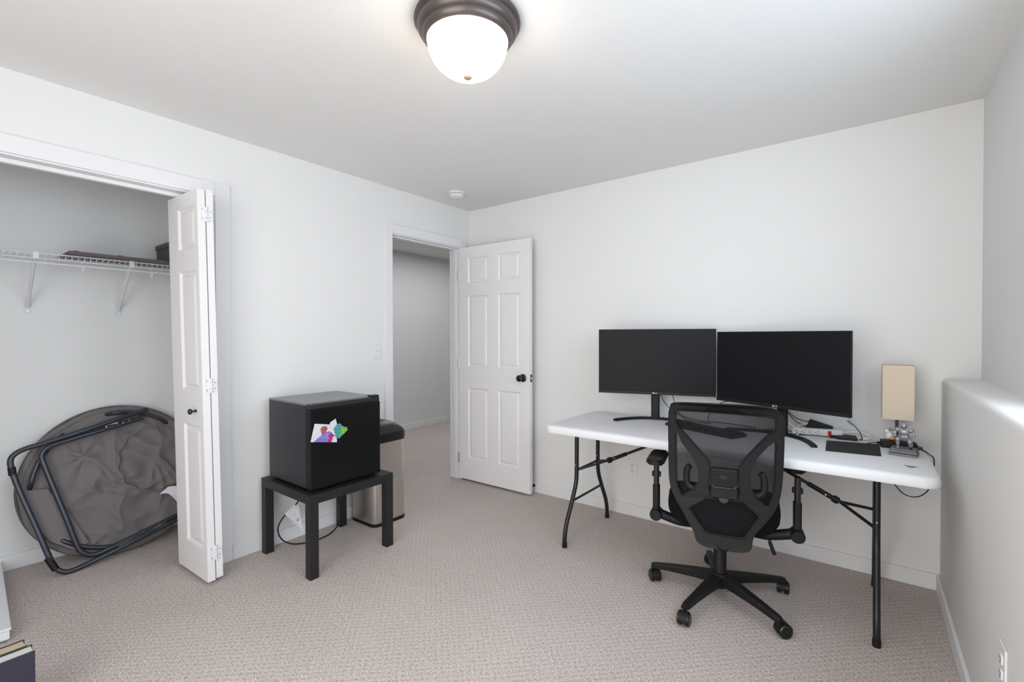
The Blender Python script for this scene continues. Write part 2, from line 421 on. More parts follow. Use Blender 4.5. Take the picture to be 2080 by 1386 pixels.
# ------------------------------------------------------------------ moulded panel door leaves
def slab_with_panels(w, h, t, rects, mtl, parent, slab_name='slab'):
    """local frame of the leaf: x 0..w, z 0..h, y 0 (front) .. t (back). Slab has real openings, raised panels fill them."""
    xs = sorted({0, w} | {r[0] for r in rects} | {r[1] for r in rects}); zs = sorted({0, h} | {r[2] for r in rects} | {r[3] for r in rects})
    def inside(xm, zm): return any(r[0] < xm < r[1] and r[2] < zm < r[3] for r in rects)
    bm = BM()
    for i in range(len(xs)-1):
        for j in range(len(zs)-1):
            x0, x1, z0, z1 = xs[i], xs[i+1], zs[j], zs[j+1]
            if inside((x0+x1)/2, (z0+z1)/2): continue
            for y in (0, t):
                bm.faces.new([bm.verts.new(v) for v in ((x0, y, z0), (x1, y, z0), (x1, y, z1), (x0, y, z1))])
    for (a, b, c, d) in [(0, w, 0, h)]+list(rects):
        for p, q in (((a, c), (b, c)), ((b, c), (b, d)), ((b, d), (a, d)), ((a, d), (a, c))):
            bm.faces.new([bm.verts.new(v) for v in ((p[0], 0, p[1]), (q[0], 0, q[1]), (q[0], t, q[1]), (p[0], t, p[1]))])
    bmesh.ops.remove_doubles(bm, verts=bm.verts, dist=1e-5)
    bmesh.ops.dissolve_limit(bm, angle_limit=0.01, verts=bm.verts, edges=bm.edges)
    slab = obj(slab_name, bm, mtl, parent, local=True)
    k = 0.0
    for (a, b, c, d) in rects:
        bm = BM()
        loops = []
        for ins, dep in ((-0.0005, 0.0), (0.003, 0.0040), (0.009, 0.0115), (0.014, 0.0125), (0.018, 0.0120), (0.030, 0.0050), (0.037, 0.0035)):
            loops.append((ins, dep))
        for side in (0, 1):
            rings = []
            for ins, dep in loops:
                y = dep if side == 0 else t-dep
                rings.append([bm.verts.new(v) for v in ((a+ins, y, c+ins), (b-ins, y, c+ins), (b-ins, y, d-ins), (a+ins, y, d-ins))])
            for r0, r1 in zip(rings, rings[1:]):
                for q in range(4): bm.faces.new((r0[q], r0[(q+1) % 4], r1[(q+1) % 4], r1[q]))
            bm.faces.new(rings[-1])
        obj('panel', bm, mtl, slab, local=True)
    return slab

rows = [(0.19, 0.815), (1.005, 1.63), (1.745, 1.965)]
d1 = thing('door_1', 'white six panel hall door standing open against the desk wall', None, (0.004, -0.138, 0.018), 0.0, kind='structure', rot=(0, 0, 0.012))
DW, DT = 0.77, 0.035
slab1 = slab_with_panels(DW, 2.062, DT, [(x0, x1, z0-0.0, z1) for x0, x1 in ((0.105, 0.335), (0.445, 0.672)) for z0, z1 in rows], M_door, d1)
def knob_set(parent, x, z, side=-1, y=0.0):
    k = obj('door_knob', lathe([(0.0325, 0.0), (0.0325, 0.004*side), (0.028, 0.009*side), (0.012, 0.012*side), (0.0105, 0.034*side), (0.017, 0.038*side), (0.0255, 0.044*side), (0.0275, 0.052*side), (0.0255, 0.060*side), (0.018, 0.064*side), (0.0005, 0.0655*side)], (x, y, z), 32, 'y'), M_blackgl, parent, local=True, smooth=True, label='round black door knob')
    return k
knob_set(d1, 0.703, 0.935, -1, 0.0); knob_set(d1, 0.703, 0.935, 1, DT)
lp = obj('latch_plate', box(DW-0.0005, DW+0.0015, 0.006, 0.029, 0.905, 0.965), M_blackmetal, d1, local=True)
obj('latch_bolt', box(DW+0.001, DW+0.008, 0.012, 0.023, 0.926, 0.944, 0.002), M_chrome, lp, local=True)
for z in (0.18, 1.03, 1.82):
    obj('hinge', lathe([(0.006, z-0.045), (0.006, z+0.045)], (-0.004, -0.003, 0), 12), M_chrome, d1, local=True, smooth=True)
ds = thing('door_stop', 'small black spring door stop on the baseboard behind the open door', 'door stop', (0.735, -BT, 0.055))
obj('spring', lathe([(0.012, 0), (0.012, -0.006), (0.006, -0.008)]+[(0.0065 if i % 2 else 0.005, -0.008-i*0.0025) for i in range(18)]+[(0.006, -0.055)], (0.735, -BT, 0.055), 16, 'y'), M_blackmetal, ds, smooth=True)
obj('tip', lathe([(0.0095, -0.052), (0.011, -0.056), (0.011, -0.066), (0.008, -0.070)], (0.735, -BT, 0.055), 16, 'y'), M_black, ds, smooth=True)

# folded bifold closet door: slightly out of plumb
d2 = thing('door_2', 'white bifold closet door folded open at the right jamb', None, (0.215, -2.232, 0.018), kind='structure', rot=(radians(1.0), 0, radians(2.2)))
rows2 = [(0.165, 0.808), (0.995, 1.622), (1.738, 1.955)]
LW, LT = 0.372, 0.036
l1 = slab_with_panels(LW, 2.03, LT, [(0.128, 0.330, a, b) for a, b in rows2], M_door, d2, slab_name='leaf')
l1.location = (-LW, 0, 0)
PM[l1.name] = PM[d2.name] @ Matrix.Translation((-LW, 0, 0))
l2 = slab_with_panels(LW, 2.03, LT-0.004, [(0.128, 0.330, a, b) for a, b in rows2], M_door, d2, slab_name='leaf')
l2.location = (-LW-0.002, LT+0.010, 0.006); l2.rotation_euler = (0, 0, -0.012)
kb = obj('knob', lathe([(0.0085, 0.0), (0.006, -0.004), (0.0045, -0.016), (0.008, -0.020), (0.0145, -0.025), (0.0155, -0.031), (0.012, -0.036), (0.0005, -0.038)], (LW-0.082, 0, 0.888), 24, 'y'), M_blackgl, l1, local=True, smooth=True, label='small round black knob')
for z in (0.145, 1.022, 1.905):
    bm = BM()
    abox(bm, 0.0, 0.002, 0.012, LT+0.001, z-0.038, z+0.038, 0.0006, 1)
    abox(bm, 0.0, 0.002, LT+0.009, LT+0.034, z-0.030, z+0.030, 0.0006, 1)
    for a, b in ((-0.038, -0.018), (-0.016, 0.016), (0.018, 0.038)):
        alathe(bm, [(0.0045, z+a), (0.0045, z+b)], (0.004, LT+0.005, 0), 10)
    hg = obj('hinge', bm, M_whitepl, d2, local=True)
    for dy, dz in ((0.020, -0.024), (0.020, 0.024), (LT+0.022, -0.015), (LT+0.022, 0.015)):
        obj('screw', lathe([(0.0035, 0.0018), (0.003, 0.0032)], (0, dy, z+dz), 8, 'x'), M_chrome, hg, local=True)

# ------------------------------------------------------------------ switch and outlets
def outlet(name, label, cx_, cy_, cz_, normal, cat='outlet'):
    """plate facing 'normal' ('-y','-x','+x')"""
    rz = {'-y': 0.0, '-x': -pi/2, '+x': pi/2}[normal]
    t = thing(name, label, cat, (cx_, cy_, cz_), rz)
    obj('cover_plate', box(-0.037, 0.037, -0.006, 0, -0.060, 0.060, 0.003), M_whitepl, t, local=True)
    for z in (-0.020, 0.020):
        s = obj('socket', prism([(p[0], p[1]+z) for p in rrect(-0.0165, 0.0165, -0.014, 0.014, 0.010, 4)], -0.009, -0.005, 'y'), M_whitepl, t, local=True)
        bm = BM()
        abox(bm, -0.0085, -0.0058, -0.0095, -0.0088, z-0.001, z+0.008); abox(bm, 0.0058, 0.0085, -0.0095, -0.0088, z-0.001, z+0.008)
        alathe(bm, [(0.0028, -0.0088), (0.0028, -0.0095)], (0, 0, z-0.007), 10, 'y')
        obj('slots', bm, M_slot, s, local=True)
    obj('screw', lathe([(0.0032, -0.006), (0.0026, -0.0072)], (0, 0, 0), 10, 'y'), M_chrome, t, local=True)
    return t
outlet('wall_outlet', 'white duplex wall outlet on the back wall under the desk', 1.585, 0.0, 0.345, '-y')
outlet('wall_outlet', 'white duplex wall outlet low on the right wall', WX, -1.395, 0.405, '-x')
sw = thing('light_switch', 'white toggle light switch on the wall beside the doorway', 'switch', (0, -1.022, 1.187), pi/2)
obj('cover_plate', box(-0.037, 0.037, -0.006, 0, -0.060, 0.060, 0.003), M_whitepl, sw, local=True)
obj('toggle', prism([(-0.006, -0.010), (-0.014, 0.010), (-0.018, 0.006), (-0.008, -0.006)], -0.004, 0.004, 'x'), M_whitepl, sw, local=True)
obj('screw', lathe([(0.003, -0.006), (0.0025, -0.0072)], (0, 0, 0.043), 10, 'y'), M_chrome, sw, local=True)
obj('screw', lathe([(0.003, -0.006), (0.0025, -0.0072)], (0, 0, -0.043), 10, 'y'), M_chrome, sw, local=True)

# ------------------------------------------------------------------ smoke detector, ceiling lamp
sd = thing('smoke_detector', 'round white smoke detector on the ceiling near the corner', 'smoke detector', (0.306, -0.478, H))
obj('base_ring', lathe([(0.066, 0), (0.066, -0.008), (0.062, -0.012), (0.056, -0.013)], (0.306, -0.478, H), 40), M_whitepl, sd, smooth=True)
obj('vent_gap', lathe([(0.050, -0.012), (0.050, -0.019)], (0.306, -0.478, H), 32), M_slot, sd, smooth=True)
obj('vent_fin', (lambda b: [abox(b, *v) for v in [(0.306+0.052*cos(a)-0.003, 0.306+0.052*cos(a)+0.003, -0.478+0.052*sin(a)-0.003, -0.478+0.052*sin(a)+0.003, H-0.019, H-0.012) for a in [2*pi*k/16 for k in range(16)]]] and b)(BM()), M_whitepl, sd)
obj('cap', lathe([(0.057, -0.018), (0.057, -0.030), (0.050, -0.037), (0.030, -0.042), (0.0005, -0.043)], (0.306, -0.478, H), 40), M_whitepl, sd, smooth=True)

LX, LY = 1.764, -1.925
cl = thing('ceiling_lamp', 'lit flush ceiling lamp with dark bronze rim and white glass bowl', 'lamp', (LX, LY, H))
obj('rim', lathe([(0.176, 0.0), (0.189, -0.004), (0.192, -0.014), (0.188, -0.021), (0.181, -0.024), (0.180, -0.028), (0.181, -0.036), (0.172, -0.050), (0.164, -0.055), (0.1635, -0.060), (0.159, -0.070), (0.151, -0.077), (0.147, -0.079), (0.145, -0.074), (0.145, -0.01)], (LX, LY, H), 72), M_bronze, cl, smooth=True)
prof = [(0.1435, -0.060), (0.1455, -0.076)]
for k in range(1, 15):
    a = radians(k*90/14); prof.append((0.1455*cos(a)**0.9 if k < 14 else 0.0006, -0.076-0.125*sin(a)))
obj('glass_bowl', lathe(prof, (LX, LY, H), 64), M_glass, cl, smooth=True, label='glowing white glass bowl')
obj('finial', lathe([(0.0005, -0.212), (0.008, -0.2110), (0.0140, -0.2075), (0.0165, -0.203), (0.0165, -0.2000), (0.014, -0.197)], (LX, LY, H), 24), M_finial, cl, smooth=True)

# ================================================================== CLOSET
# wire shelf
SY0, SY1, SX0, SX1, SZ = -3.64, -1.94, CX, -0.555, 1.742
sh = thing('wire_shelf', 'white ventilated wire closet shelf with hanging rail', 'shelf', (SX0, (SY0+SY1)/2, SZ))
bm = BM()
n = int((SY1-SY0)/0.0254)
for i in range(n+1):
    y = SY0+i*(SY1-SY0)/n
    atube(bm, [(SX0+0.004, y, SZ), (SX1, y, SZ), (SX1+0.003, y, SZ-0.003), (SX1+0.003, y, SZ-0.032)], 0.0016, 5)
obj('cross_wires', bm, M_wire, sh, smooth=False).__setitem__('kind', 'stuff')
for x, z, r in ((SX0+0.006, SZ-0.004, 0.0032), (SX0+0.15, SZ-0.005, 0.003), (SX1, SZ-0.004, 0.0034), (SX1+0.003, SZ-0.033, 0.0036)):
    obj('long_wire', tube([(x, SY0, z), (x, SY1, z)], r, 8), M_wire, sh, smooth=True)
obj('hanging_rail', tube([(SX1+0.002, SY0, 1.687), (SX1+0.002, SY1, 1.687)], 0.0048, 10), M_wire, sh, smooth=True)
for y in (-2.90, -2.568, -2.255, -2.02):
    obj('rail_hook', tube(spline([(SX1+0.003, y, SZ-0.036), (SX1-0.014, y, SZ-0.045), (SX1-0.020, y+0.003, 1.690), (SX1-0.012, y+0.003, 1.664), (SX1+0.002, y+0.003, 1.655), (SX1+0.012, y+0.003, 1.668), (SX1+0.013, y+0.003, 1.682)], 4), 0.0038, 8), M_wire, sh, smooth=True)
for y in (-3.15, -2.748, -2.345):
    b = obj('bracket', BM() if False else tube([(CX+0.006, y, 1.462), (SX1-0.004, y-0.006, SZ-0.030)], 0.0085, 6), M_wire, sh)
    bm = BM(); abox(bm, CX+0.0005, CX+0.004, y-0.014, y+0.014, 1.425, 1.470, 0.001, 1)
    obj('bracket_foot', bm, M_wire, b)
    obj('screw', lathe([(0.005, 0.0045), (0.003, 0.0075)], (CX, y, 1.440), 10, 'x'), M_chrome, b, smooth=True)
    obj('bracket_clip', box(SX1-0.006, SX1+0.009, y-0.014, y+0.010, SZ-0.036, SZ+0.002, 0.002), M_wire, b)
# board lying on the shelf, box at its right end
bd = thing('wooden_board', 'flat dark brown board lying across the wire shelf', 'board', (-0.63, -2.34, SZ+0.002))
obj('plank', box(-0.80, -0.482, -2.632, -2.195, SZ+0.002, SZ+0.016, 0.002), M_brownwood, bd)
obj('plank', box(-0.80, -0.482, -2.193, -1.96, SZ+0.002, SZ+0.016, 0.002), M_brownwood, bd)
for y in (-2.60, -2.41, -2.22, -2.0):
    obj('batten', box(-0.78, -0.50, y-0.010, y+0.010, SZ+0.016, SZ+0.021, 0.001), M_brownwood, bd)
bx = thing('storage_box', 'dark grey lidded storage box at the right end of the closet shelf', 'box', (-0.70, -2.05, SZ+0.021))
obj('body', box(-0.83, -0.585, -2.150, -1.955, SZ+0.022, 1.868, 0.004), M_greybox, bx)
obj('lid', box(-0.836, -0.579, -2.156, -1.949, 1.860, 1.893, 0.004), M_greybox, bx)

# low white box at the left edge of the closet
wb = thing('low_white_case', 'low flat white case lying on the closet carpet at the left picture edge', 'case', (-0.40, -3.05, 0), radians(-3.2))
obj('tray', box(-0.45, 0.43, -0.20, 0.158, 0.012, 0.050, 0.004), M_whitepl, wb, local=True)
obj('lid', box(-0.455, 0.435, -0.205, 0.163, 0.050, 0.062, 0.004), M_whitepl, wb, local=True)
for x in (-0.40, 0.38):
    for y in (-0.16, 0.12):
        obj('foot', lathe([(0.014, 0.0), (0.016, 0.012)], (x, y, 0), 14), M_whitepl, wb, local=True, smooth=True)

# books at the lower left
def book(name, label, loc, rz, w, th, h, cover, pages):
    t = thing(name, label, 'book', loc, rz, group=None)
    bm = BM()
    abox(bm, 0, w, 0, 0.003, 0, h, 0.0008, 1); abox(bm, 0, w, th-0.003, th, 0, h, 0.0008, 1)
    abox(bm, 0, 0.003, 0, th, 0, h, 0.0008, 1)
    obj('cover', bm, cover, t, local=True)
    obj('page_block', box(0.003, w-0.004, 0.003, th-0.003, 0.003, h-0.004), pages, t, local=True)
    return t
# upright against each other; local x runs along the row direction
ang = radians(91)
book('book', 'navy clothbound hardback with white pages standing nearest the camera', (0.703, -3.092, 0), ang, 0.172, 0.052, 0.240, M_navy, M_pagew)
book('book', 'charcoal hardback with cream pages standing behind the navy one', (0.647, -3.092, 0), ang, 0.160, 0.056, 0.240, M_darkcover, M_pagec)

# ------------------------------------------------------------------ folded saucer chair
sc = thing('saucer_chair', 'folded round grey canvas saucer chair leaning in the closet', 'chair', (-0.60, -2.38, 0))
def sp3(y, w, off):
    """point on leaning plane: w = distance up the slope, off = towards the room"""
    a = math.atan2(0.2, 0.85)
    return Vector((-0.62 - w*sin(a) + off*cos(a), y, w*cos(a) + off*sin(a)))
SCY, SCW, SR = -2.38, 0.442, 0.438
def ridge(p, k): return max(-0.6, 1-abs(noise.noise(p))*k)
def wr(y, w):
    p = Vector((y*4.2, w*3.6, 1.3))
    warp = Vector((noise.noise(p*1.2), noise.noise(p*1.2+Vector((9, 3, 1))), 0))*0.8
    h = ridge(p+warp, 3.2)*0.013 + ridge(Vector((y*9.0+w*5, w*6.0-y*3, 7.1))+warp*1.5, 2.8)*0.009
    # pleats pulled towards one point of the canvas
    dy, dw = y+2.535, w-0.60; d = math.hypot(dy, dw); th = math.atan2(dw, dy)
    h += 0.013*(abs(sin(3.5*th+1.2*noise.noise(Vector((th, d*4, 2)))))-0.5)*math.exp(-(d/0.17)**2)*min(1, d/0.03)
    # slack folds sagging along the lower rim
    dl = math.hypot(y+2.36, w-0.62)
    h += 0.010*(1-abs(sin(30*dl+2.4*noise.noise(Vector((y*5, w*5, 4))))))*(1 if w < 0.36 else math.exp(-((w-0.36)/0.07)**2))
    return h-0.008
bm = BM(); NR, NA = 96, 300
front = []
for i in range(NR+1):
    rr = i/NR; ring = []
    for k in range(NA):
        a = 2*pi*k/NA
        edge = 1+0.010*sin(5*a+1)+0.006*sin(11*a)
        y = SCY+SR*rr*edge*cos(a); w = SCW+SR*rr*edge*sin(a)
        fall = 1-rr**6
        pill = 0.012*(1-rr**4)
        h = pill + wr(y, w)*fall*(1.0 if rr < 0.86 else max(0, (1-rr)/0.14))
        d = math.hypot(y+2.165, w-0.52)
        ra = 0.205+0.006*sin(14*math.atan2(w-0.52, y+2.165))
        h += (0.012 if d < ra else 0.012*math.exp(-((d-ra)/0.03)))*fall
        h -= 0.017*math.exp(-((d-ra)/0.008)**2)*fall
        h += 0.008*math.exp(-((rr-0.96)/0.02)**2)
        ring.append(bm.verts.new(sp3(y, w, h)))
    front.append(ring)
for r0, r1 in zip(front, front[1:]):
    for k in range(NA): bm.faces.new((r0[k], r0[(k+1) % NA], r1[(k+1) % NA], r1[k]))
back = [bm.verts.new(sp3(SCY+SR*0.985*cos(2*pi*k/NA), SCW+SR*0.985*sin(2*pi*k/NA), -0.028)) for k in range(NA)]
for k in range(NA): bm.faces.new((front[-1][k], front[-1][(k+1) % NA], back[(k+1) % NA], back[k]))
bm.faces.new(back[::-1])
bmesh.ops.remove_doubles(bm, verts=bm.verts, dist=1e-6)
cv = obj('canvas_cover', bm, M_fabric, sc, smooth=False, label='wrinkled grey canvas cover')
for p in cv.data.polygons: p.use_smooth = True
obj('rim_piping', tube([sp3(SCY+SR*1.0*cos(a), SCW+SR*1.0*sin(a), -0.006) for a in [2*pi*k/90 for k in range(90)]], 0.007, 8, closed=True), M_fabricd, cv, smooth=True)
# corner pocket flaps where the ring shows through
obj('ring_tube', tube([sp3(SCY+0.385*cos(radians(v)), SCW+0.385*sin(radians(v)), -0.004+0.036*min(1, 3*sin(pi*(v-128)/(176-128)))) for v in range(128, 176+1, 2)], 0.012, 10), M_tube, sc, smooth=True)
obj('ring_tube', tube([sp3(SCY+0.395*cos(radians(v)), SCW+0.395*sin(radians(v)), -0.004+0.036*min(1, 3*sin(pi*(v-48)/(96-48)))) for v in range(48, 96+1, 2)], 0.012, 10), M_tube, sc, smooth=True)
obj('ring_tube', tube([sp3(SCY+0.392*cos(radians(v)), SCW+0.392*sin(radians(v)), -0.004+0.036*min(1, 3*sin(pi*(v-222)/(268-222)))) for v in range(222, 268+1, 2)], 0.012, 10), M_tube, sc, smooth=True)
bm = BM()
fl = [(-2.79, 0.46), (-2.70, 0.455), (-2.62, 0.30), (-2.545, 0.115), (-2.60, 0.085), (-2.70, 0.17), (-2.765, 0.30)]
fv = [bm.verts.new(sp3(y, w, 0.034)) for y, w in fl]; fb = [bm.verts.new(sp3(y, w, 0.026)) for y, w in fl]
bm.faces.new(fv); bm.faces.new(fb[::-1])
for i in range(len(fl)): bm.faces.new((fv[i], fv[(i+1) % len(fl)], fb[(i+1) % len(fl)], fb[i]))
obj('corner_pocket', bm, M_fabric, sc)
FA = [(-0.757, -2.231, 0.83), (-0.738, -2.494, 0.757), (-0.724, -2.707, 0.703), (-0.723, -2.768, 0.690), (-0.719, -2.812, 0.672), (-0.710, -2.837, 0.640), (-0.693, -2.833, 0.579), (-0.663, -2.807, 0.462), (-0.619, -2.76, 0.289), (-0.575, -2.715, 0.117), (-0.559, -2.696, 0.056), (-0.548, -2.664, 0.020), (-0.547, -2.615, 0.014), (-0.557, -2.466, 0.045), (-0.571, -2.238, 0.103), (-0.585, -2.00, 0.155)]
FB = [(-0.753, -2.253, 0.779), (-0.744, -2.419, 0.74), (-0.733, -2.628, 0.695), (-0.729, -2.688, 0.678), (-0.721, -2.717, 0.641), (-0.707, -2.709, 0.581), (-0.672, -2.672, 0.43), (-0.632, -2.629, 0.26), (-0.601, -2.597, 0.124), (-0.589, -2.573, 0.074), (-0.584, -2.528, 0.050), (-0.586, -2.458, 0.060), (-0.599, -2.228, 0.118), (-0.612, -1.99, 0.175)]
obj('frame_tube', tube(spline([Vector(p)+Vector((0.012, 0, 0)) for p in FA], 5), 0.0135, 12), M_tube, sc, smooth=True)
obj('frame_tube', tube(spline([Vector(p)+Vector((0.006, 0, 0)) for p in FB], 5), 0.0135, 12), M_tube, sc, smooth=True)
for a, b in (((-0.745, -2.55, 0.745), (-0.735, -2.38, 0.765)), ((-0.575, -2.42, 0.062), (-0.588, -2.18, 0.125))):
    obj('hinge_bar', tube([a, b], 0.005, 8), M_chrome, sc, smooth=True)
for p in ((-0.722, -2.44, 0.752), (-0.722, -2.36, 0.765), (-0.724, -2.33, 0.775), (-0.575, -2.30, 0.105), (-0.578, -2.22, 0.125)):
    obj('rivet', lathe([(0.006, 0), (0.005, 0.008)], p, 10, 'x'), M_chrome, sc, smooth=True)
for p, q in (((-0.553, -2.690, 0.040), (-0.575, -2.720, 0.110)), ((-0.700, -2.835, 0.600), (-0.690, -2.832, 0.560))):
    obj('foot_cap', tube([Vector(p)+Vector((0.012, 0, 0)), Vector(q)+Vector((0.012, 0, 0))], 0.0160, 12), M_black, sc, smooth=True)
tg = spline([sp3(-2.20, 0.292, 0.052), sp3(-2.16, 0.285, 0.060), sp3(-2.13, 0.245, 0.066), sp3(-2.10, 0.19, 0.058)], 4)
bm = BM(); ra = [bm.verts.new(p) for p in tg]; rb = [bm.verts.new(p+Vector((0, 0.045, 0.035))) for p in tg]
ra2 = [bm.verts.new(p+Vector((0.001, 0, 0))) for p in tg]; rb2 = [bm.verts.new(p+Vector((0.001, 0.045, 0.035))) for p in tg]
for i in range(len(tg)-1):
    bm.faces.new((ra[i], ra[i+1], rb[i+1], rb[i])); bm.faces.new((ra2[i], rb2[i], rb2[i+1], ra2[i+1]))
obj('care_tag', bm, M_label, sc, label='white care tag')

# ================================================================== SIDE TABLE, FRIDGE, BIN
TX0, TX1, TY0, TY1 = 0.045, 0.592, -1.885, -1.343
st = thing('side_table', 'square black side table under the mini fridge', 'table', ((TX0+TX1)/2, (TY0+TY1)/2, 0))
obj('tabletop', box(TX0, TX1, TY0, TY1, 0.400, 0.450, 0.002), M_tablebl, st)
for x in (TX0, TX1-0.05):
    for y in (TY0, TY1-0.05):
        obj('leg', box(x+0.0005, x+0.0495, y+0.0005, y+0.0495, 0, 0.400, 0.001), M_tablebl, st)
FX0, FX1, FY0, FY1, FZ0, FZ1 = 0.085, 0.548, -1.856, -1.404, 0.462, 0.928
fr = thing('mini_fridge', 'black cube mini fridge standing on the side table', 'fridge', ((FX0+FX1)/2, (FY0+FY1)/2, 0.45))
bm = BM(); abox(bm, FX0, FX1-0.050, FY0, FY1, FZ0+0.002, FZ1-0.010, 0.004)
obj('cabinet', bm, M_fridge, fr)
obj('top_panel', box(FX0-0.001, FX1-0.040, FY0-0.001, FY1+0.001, FZ1-0.011, FZ1, 0.003), mat('fridge_top_sheen', (112, 114, 118), 0.3, bump=0.2, bscale=400), fr)  # lighter grey stands in for light reflected off the top
dr = obj('door', box(FX1-0.045, FX1, FY0, FY1, FZ0-0.002, FZ1-0.030, 0.004), M_fridgedoor, fr)
obj('door_cap', box(FX1-0.045, FX1-0.004, FY0+0.002, FY1-0.002, FZ1-0.030, FZ1-0.002, 0.004), M_fridge, dr)
obj('door_gasket', box(FX1-0.051, FX1-0.044, FY0+0.008, FY1-0.008, FZ0+0.01, FZ1-0.034), M_slot, fr)
obj('top_hinge', prism([(FX1-0.055, FY1-0.052), (FX1-0.002, FY1-0.052), (FX1-0.002, FY1-0.008), (FX1-0.020, FY1-0.002), (FX1-0.055, FY1-0.002)], FZ1-0.001, FZ1+0.008, 'z', 0.001), M_blackmetal, fr)
obj('bottom_hinge', box(FX1-0.03, FX1+0.004, FY1-0.040, FY1-0.006, FZ0-0.008, FZ0-0.003, 0.001), M_chrome, fr)
for x in (FX0+0.04, FX1-0.07):
    for y in (FY0+0.04, FY1-0.04):
        obj('foot', lathe([(0.014, 0.450), (0.016, FZ0+0.004)], (x, y, 0), 16), M_black, fr, smooth=True)
# picture cards and magnet on the fridge door (door face x = FX1)
def facecard(name, pts, x0, x1, mtl, parent=None, **k):
    return obj(name, prism(pts, x0, x1, 'x'), mtl, parent, **k)
G0 = FX1+0.0005
c1 = facecard('picture_card', [(-1.741, 0.815), (-1.706, 0.832), (-1.688, 0.760), (-1.745, 0.742)], G0, G0+0.0010, M_card, label='blank white card tucked behind the bird picture on the fridge', cat='card')
c2 = thing('picture_card', 'square card printed with a purple bird on the fridge door', 'card', (G0, -1.77, 0.77))
facecard('card', [(-1.832, 0.822), (-1.780, 0.812), (-1.741, 0.804), (-1.712, 0.796), (-1.700, 0.740), (-1.700, 0.698), (-1.856, 0.727)], G0+0.0012, G0+0.0020, M_card, c2)
def ell(cy_, cz_, a, b, n=20, t=0.0): return [(cy_+a*cos(2*pi*k/n)*cos(t)-b*sin(2*pi*k/n)*sin(t), cz_+a*cos(2*pi*k/n)*sin(t)+b*sin(2*pi*k/n)*cos(t)) for k in range(n)]
facecard('printed_head', ell(-1.778, 0.784, 0.021, 0.017), G0+0.0020, G0+0.0022, M_birdbrown, c2)
facecard('printed_neck', [(-1.795, 0.782), (-1.764, 0.778), (-1.766, 0.735), (-1.790, 0.740)], G0+0.0020, G0+0.00215, M_birdbrown, c2)
facecard('printed_bird', [(-1.840, 0.724), (-1.815, 0.742), (-1.785, 0.758), (-1.768, 0.765), (-1.748, 0.768), (-1.732, 0.760), (-1.724, 0.745), (-1.726, 0.720), (-1.733, 0.7045)], G0+0.0022, G0+0.0024, M_birdblue, c2)
facecard('printed_breast', [(-1.752, 0.748), (-1.733, 0.754), (-1.722, 0.745), (-1.730, 0.722), (-1.736, 0.7052), (-1.760, 0.7095), (-1.748, 0.730)], G0+0.0024, G0+0.0026, M_birdpink, c2)
facecard('printed_beak', [(-1.727, 0.745), (-1.708, 0.737), (-1.724, 0.734)], G0+0.0024, G0+0.0026, M_beak, c2)
random.seed(4)
mg = thing('fridge_magnet', 'teal and lime green jagged magnet right of the picture on the fridge', 'magnet', (G0, -1.66, 0.76))
def jag(pts, amp):
    out = []
    for i, p in enumerate(pts):
        q = pts[(i+1) % len(pts)]
        for s in range(4):
            t = s/4; out.append((p[0]+(q[0]-p[0])*t+random.uniform(-amp, amp), p[1]+(q[1]-p[1])*t+random.uniform(-amp, amp)))
    return out
facecard('magnet_body', jag([(-1.722, 0.776), (-1.696, 0.802), (-1.680, 0.800), (-1.668, 0.785), (-1.640, 0.775), (-1.634, 0.758), (-1.664, 0.735), (-1.690, 0.718), (-1.706, 0.728), (-1.712, 0.750)], 0.0022), G0+0.0027, G0+0.006, M_teal, mg)
facecard('magnet_lime', jag([(-1.676, 0.780), (-1.645, 0.772), (-1.637, 0.758), (-1.668, 0.736), (-1.684, 0.740), (-1.672, 0.757)], 0.0018), G0+0.006, G0+0.0078, M_lime, mg)
facecard('magnet_green', jag([(-1.690, 0.738), (-1.668, 0.744), (-1.672, 0.735), (-1.694, 0.722)], 0.0012), G0+0.006, G0+0.0085, M_grn, mg)
# fridge cord
cdp = spline([(0.083, -1.60, 0.485), (0.070, -1.61, 0.42), (0.085, -1.655, 0.30), (0.10, -1.70, 0.25), (0.10, -1.768, 0.206), (0.10, -1.814, 0.140), (0.105, -1.800, 0.070), (0.12, -1.745, 0.022), (0.15, -1.66, 0.006), (0.16, -1.56, 0.006), (0.13, -1.47, 0.008), (0.11, -1.41, 0.05), (0.10, -1.40, 0.15), (0.06, -1.43, 0.30), (0.055, -1.46, 0.36)], 6)
cd_ = obj('power_cord', tube(cdp, 0.0042, 8), M_black, fr, smooth=True, label='black looping power cord')
bm = BM()
tp = [(0.118, -1.722, 0.256), (0.112, -1.780, 0.214), (0.124, -1.690, 0.105), (0.130, -1.672, 0.060), (0.126, -1.690, 0.175), (0.120, -1.692, 0.235)]
ta = [bm.verts.new(Vector(p)) for p in tp]; tb = [bm.verts.new(Vector(p)+Vector((0.0008, 0, 0))) for p in tp]
bm.faces.new(ta[::-1]); bm.faces.new(tb)
for i in range(6): bm.faces.new((ta[i], ta[(i+1) % 6], tb[(i+1) % 6], tb[i]))
tgo = obj('cord_tag', bm, M_label, cd_, label='white paper tag with orange stripe')
bm = BM(); q = [(0.1275, -1.700, 0.170), (0.1275, -1.694, 0.185), (0.1300, -1.705, 0.150), (0.1300, -1.716, 0.158)]
vs = [bm.verts.new(p) for p in q]; bm.faces.new(vs); obj('printed_stripe', bm, M_orange, tgo)

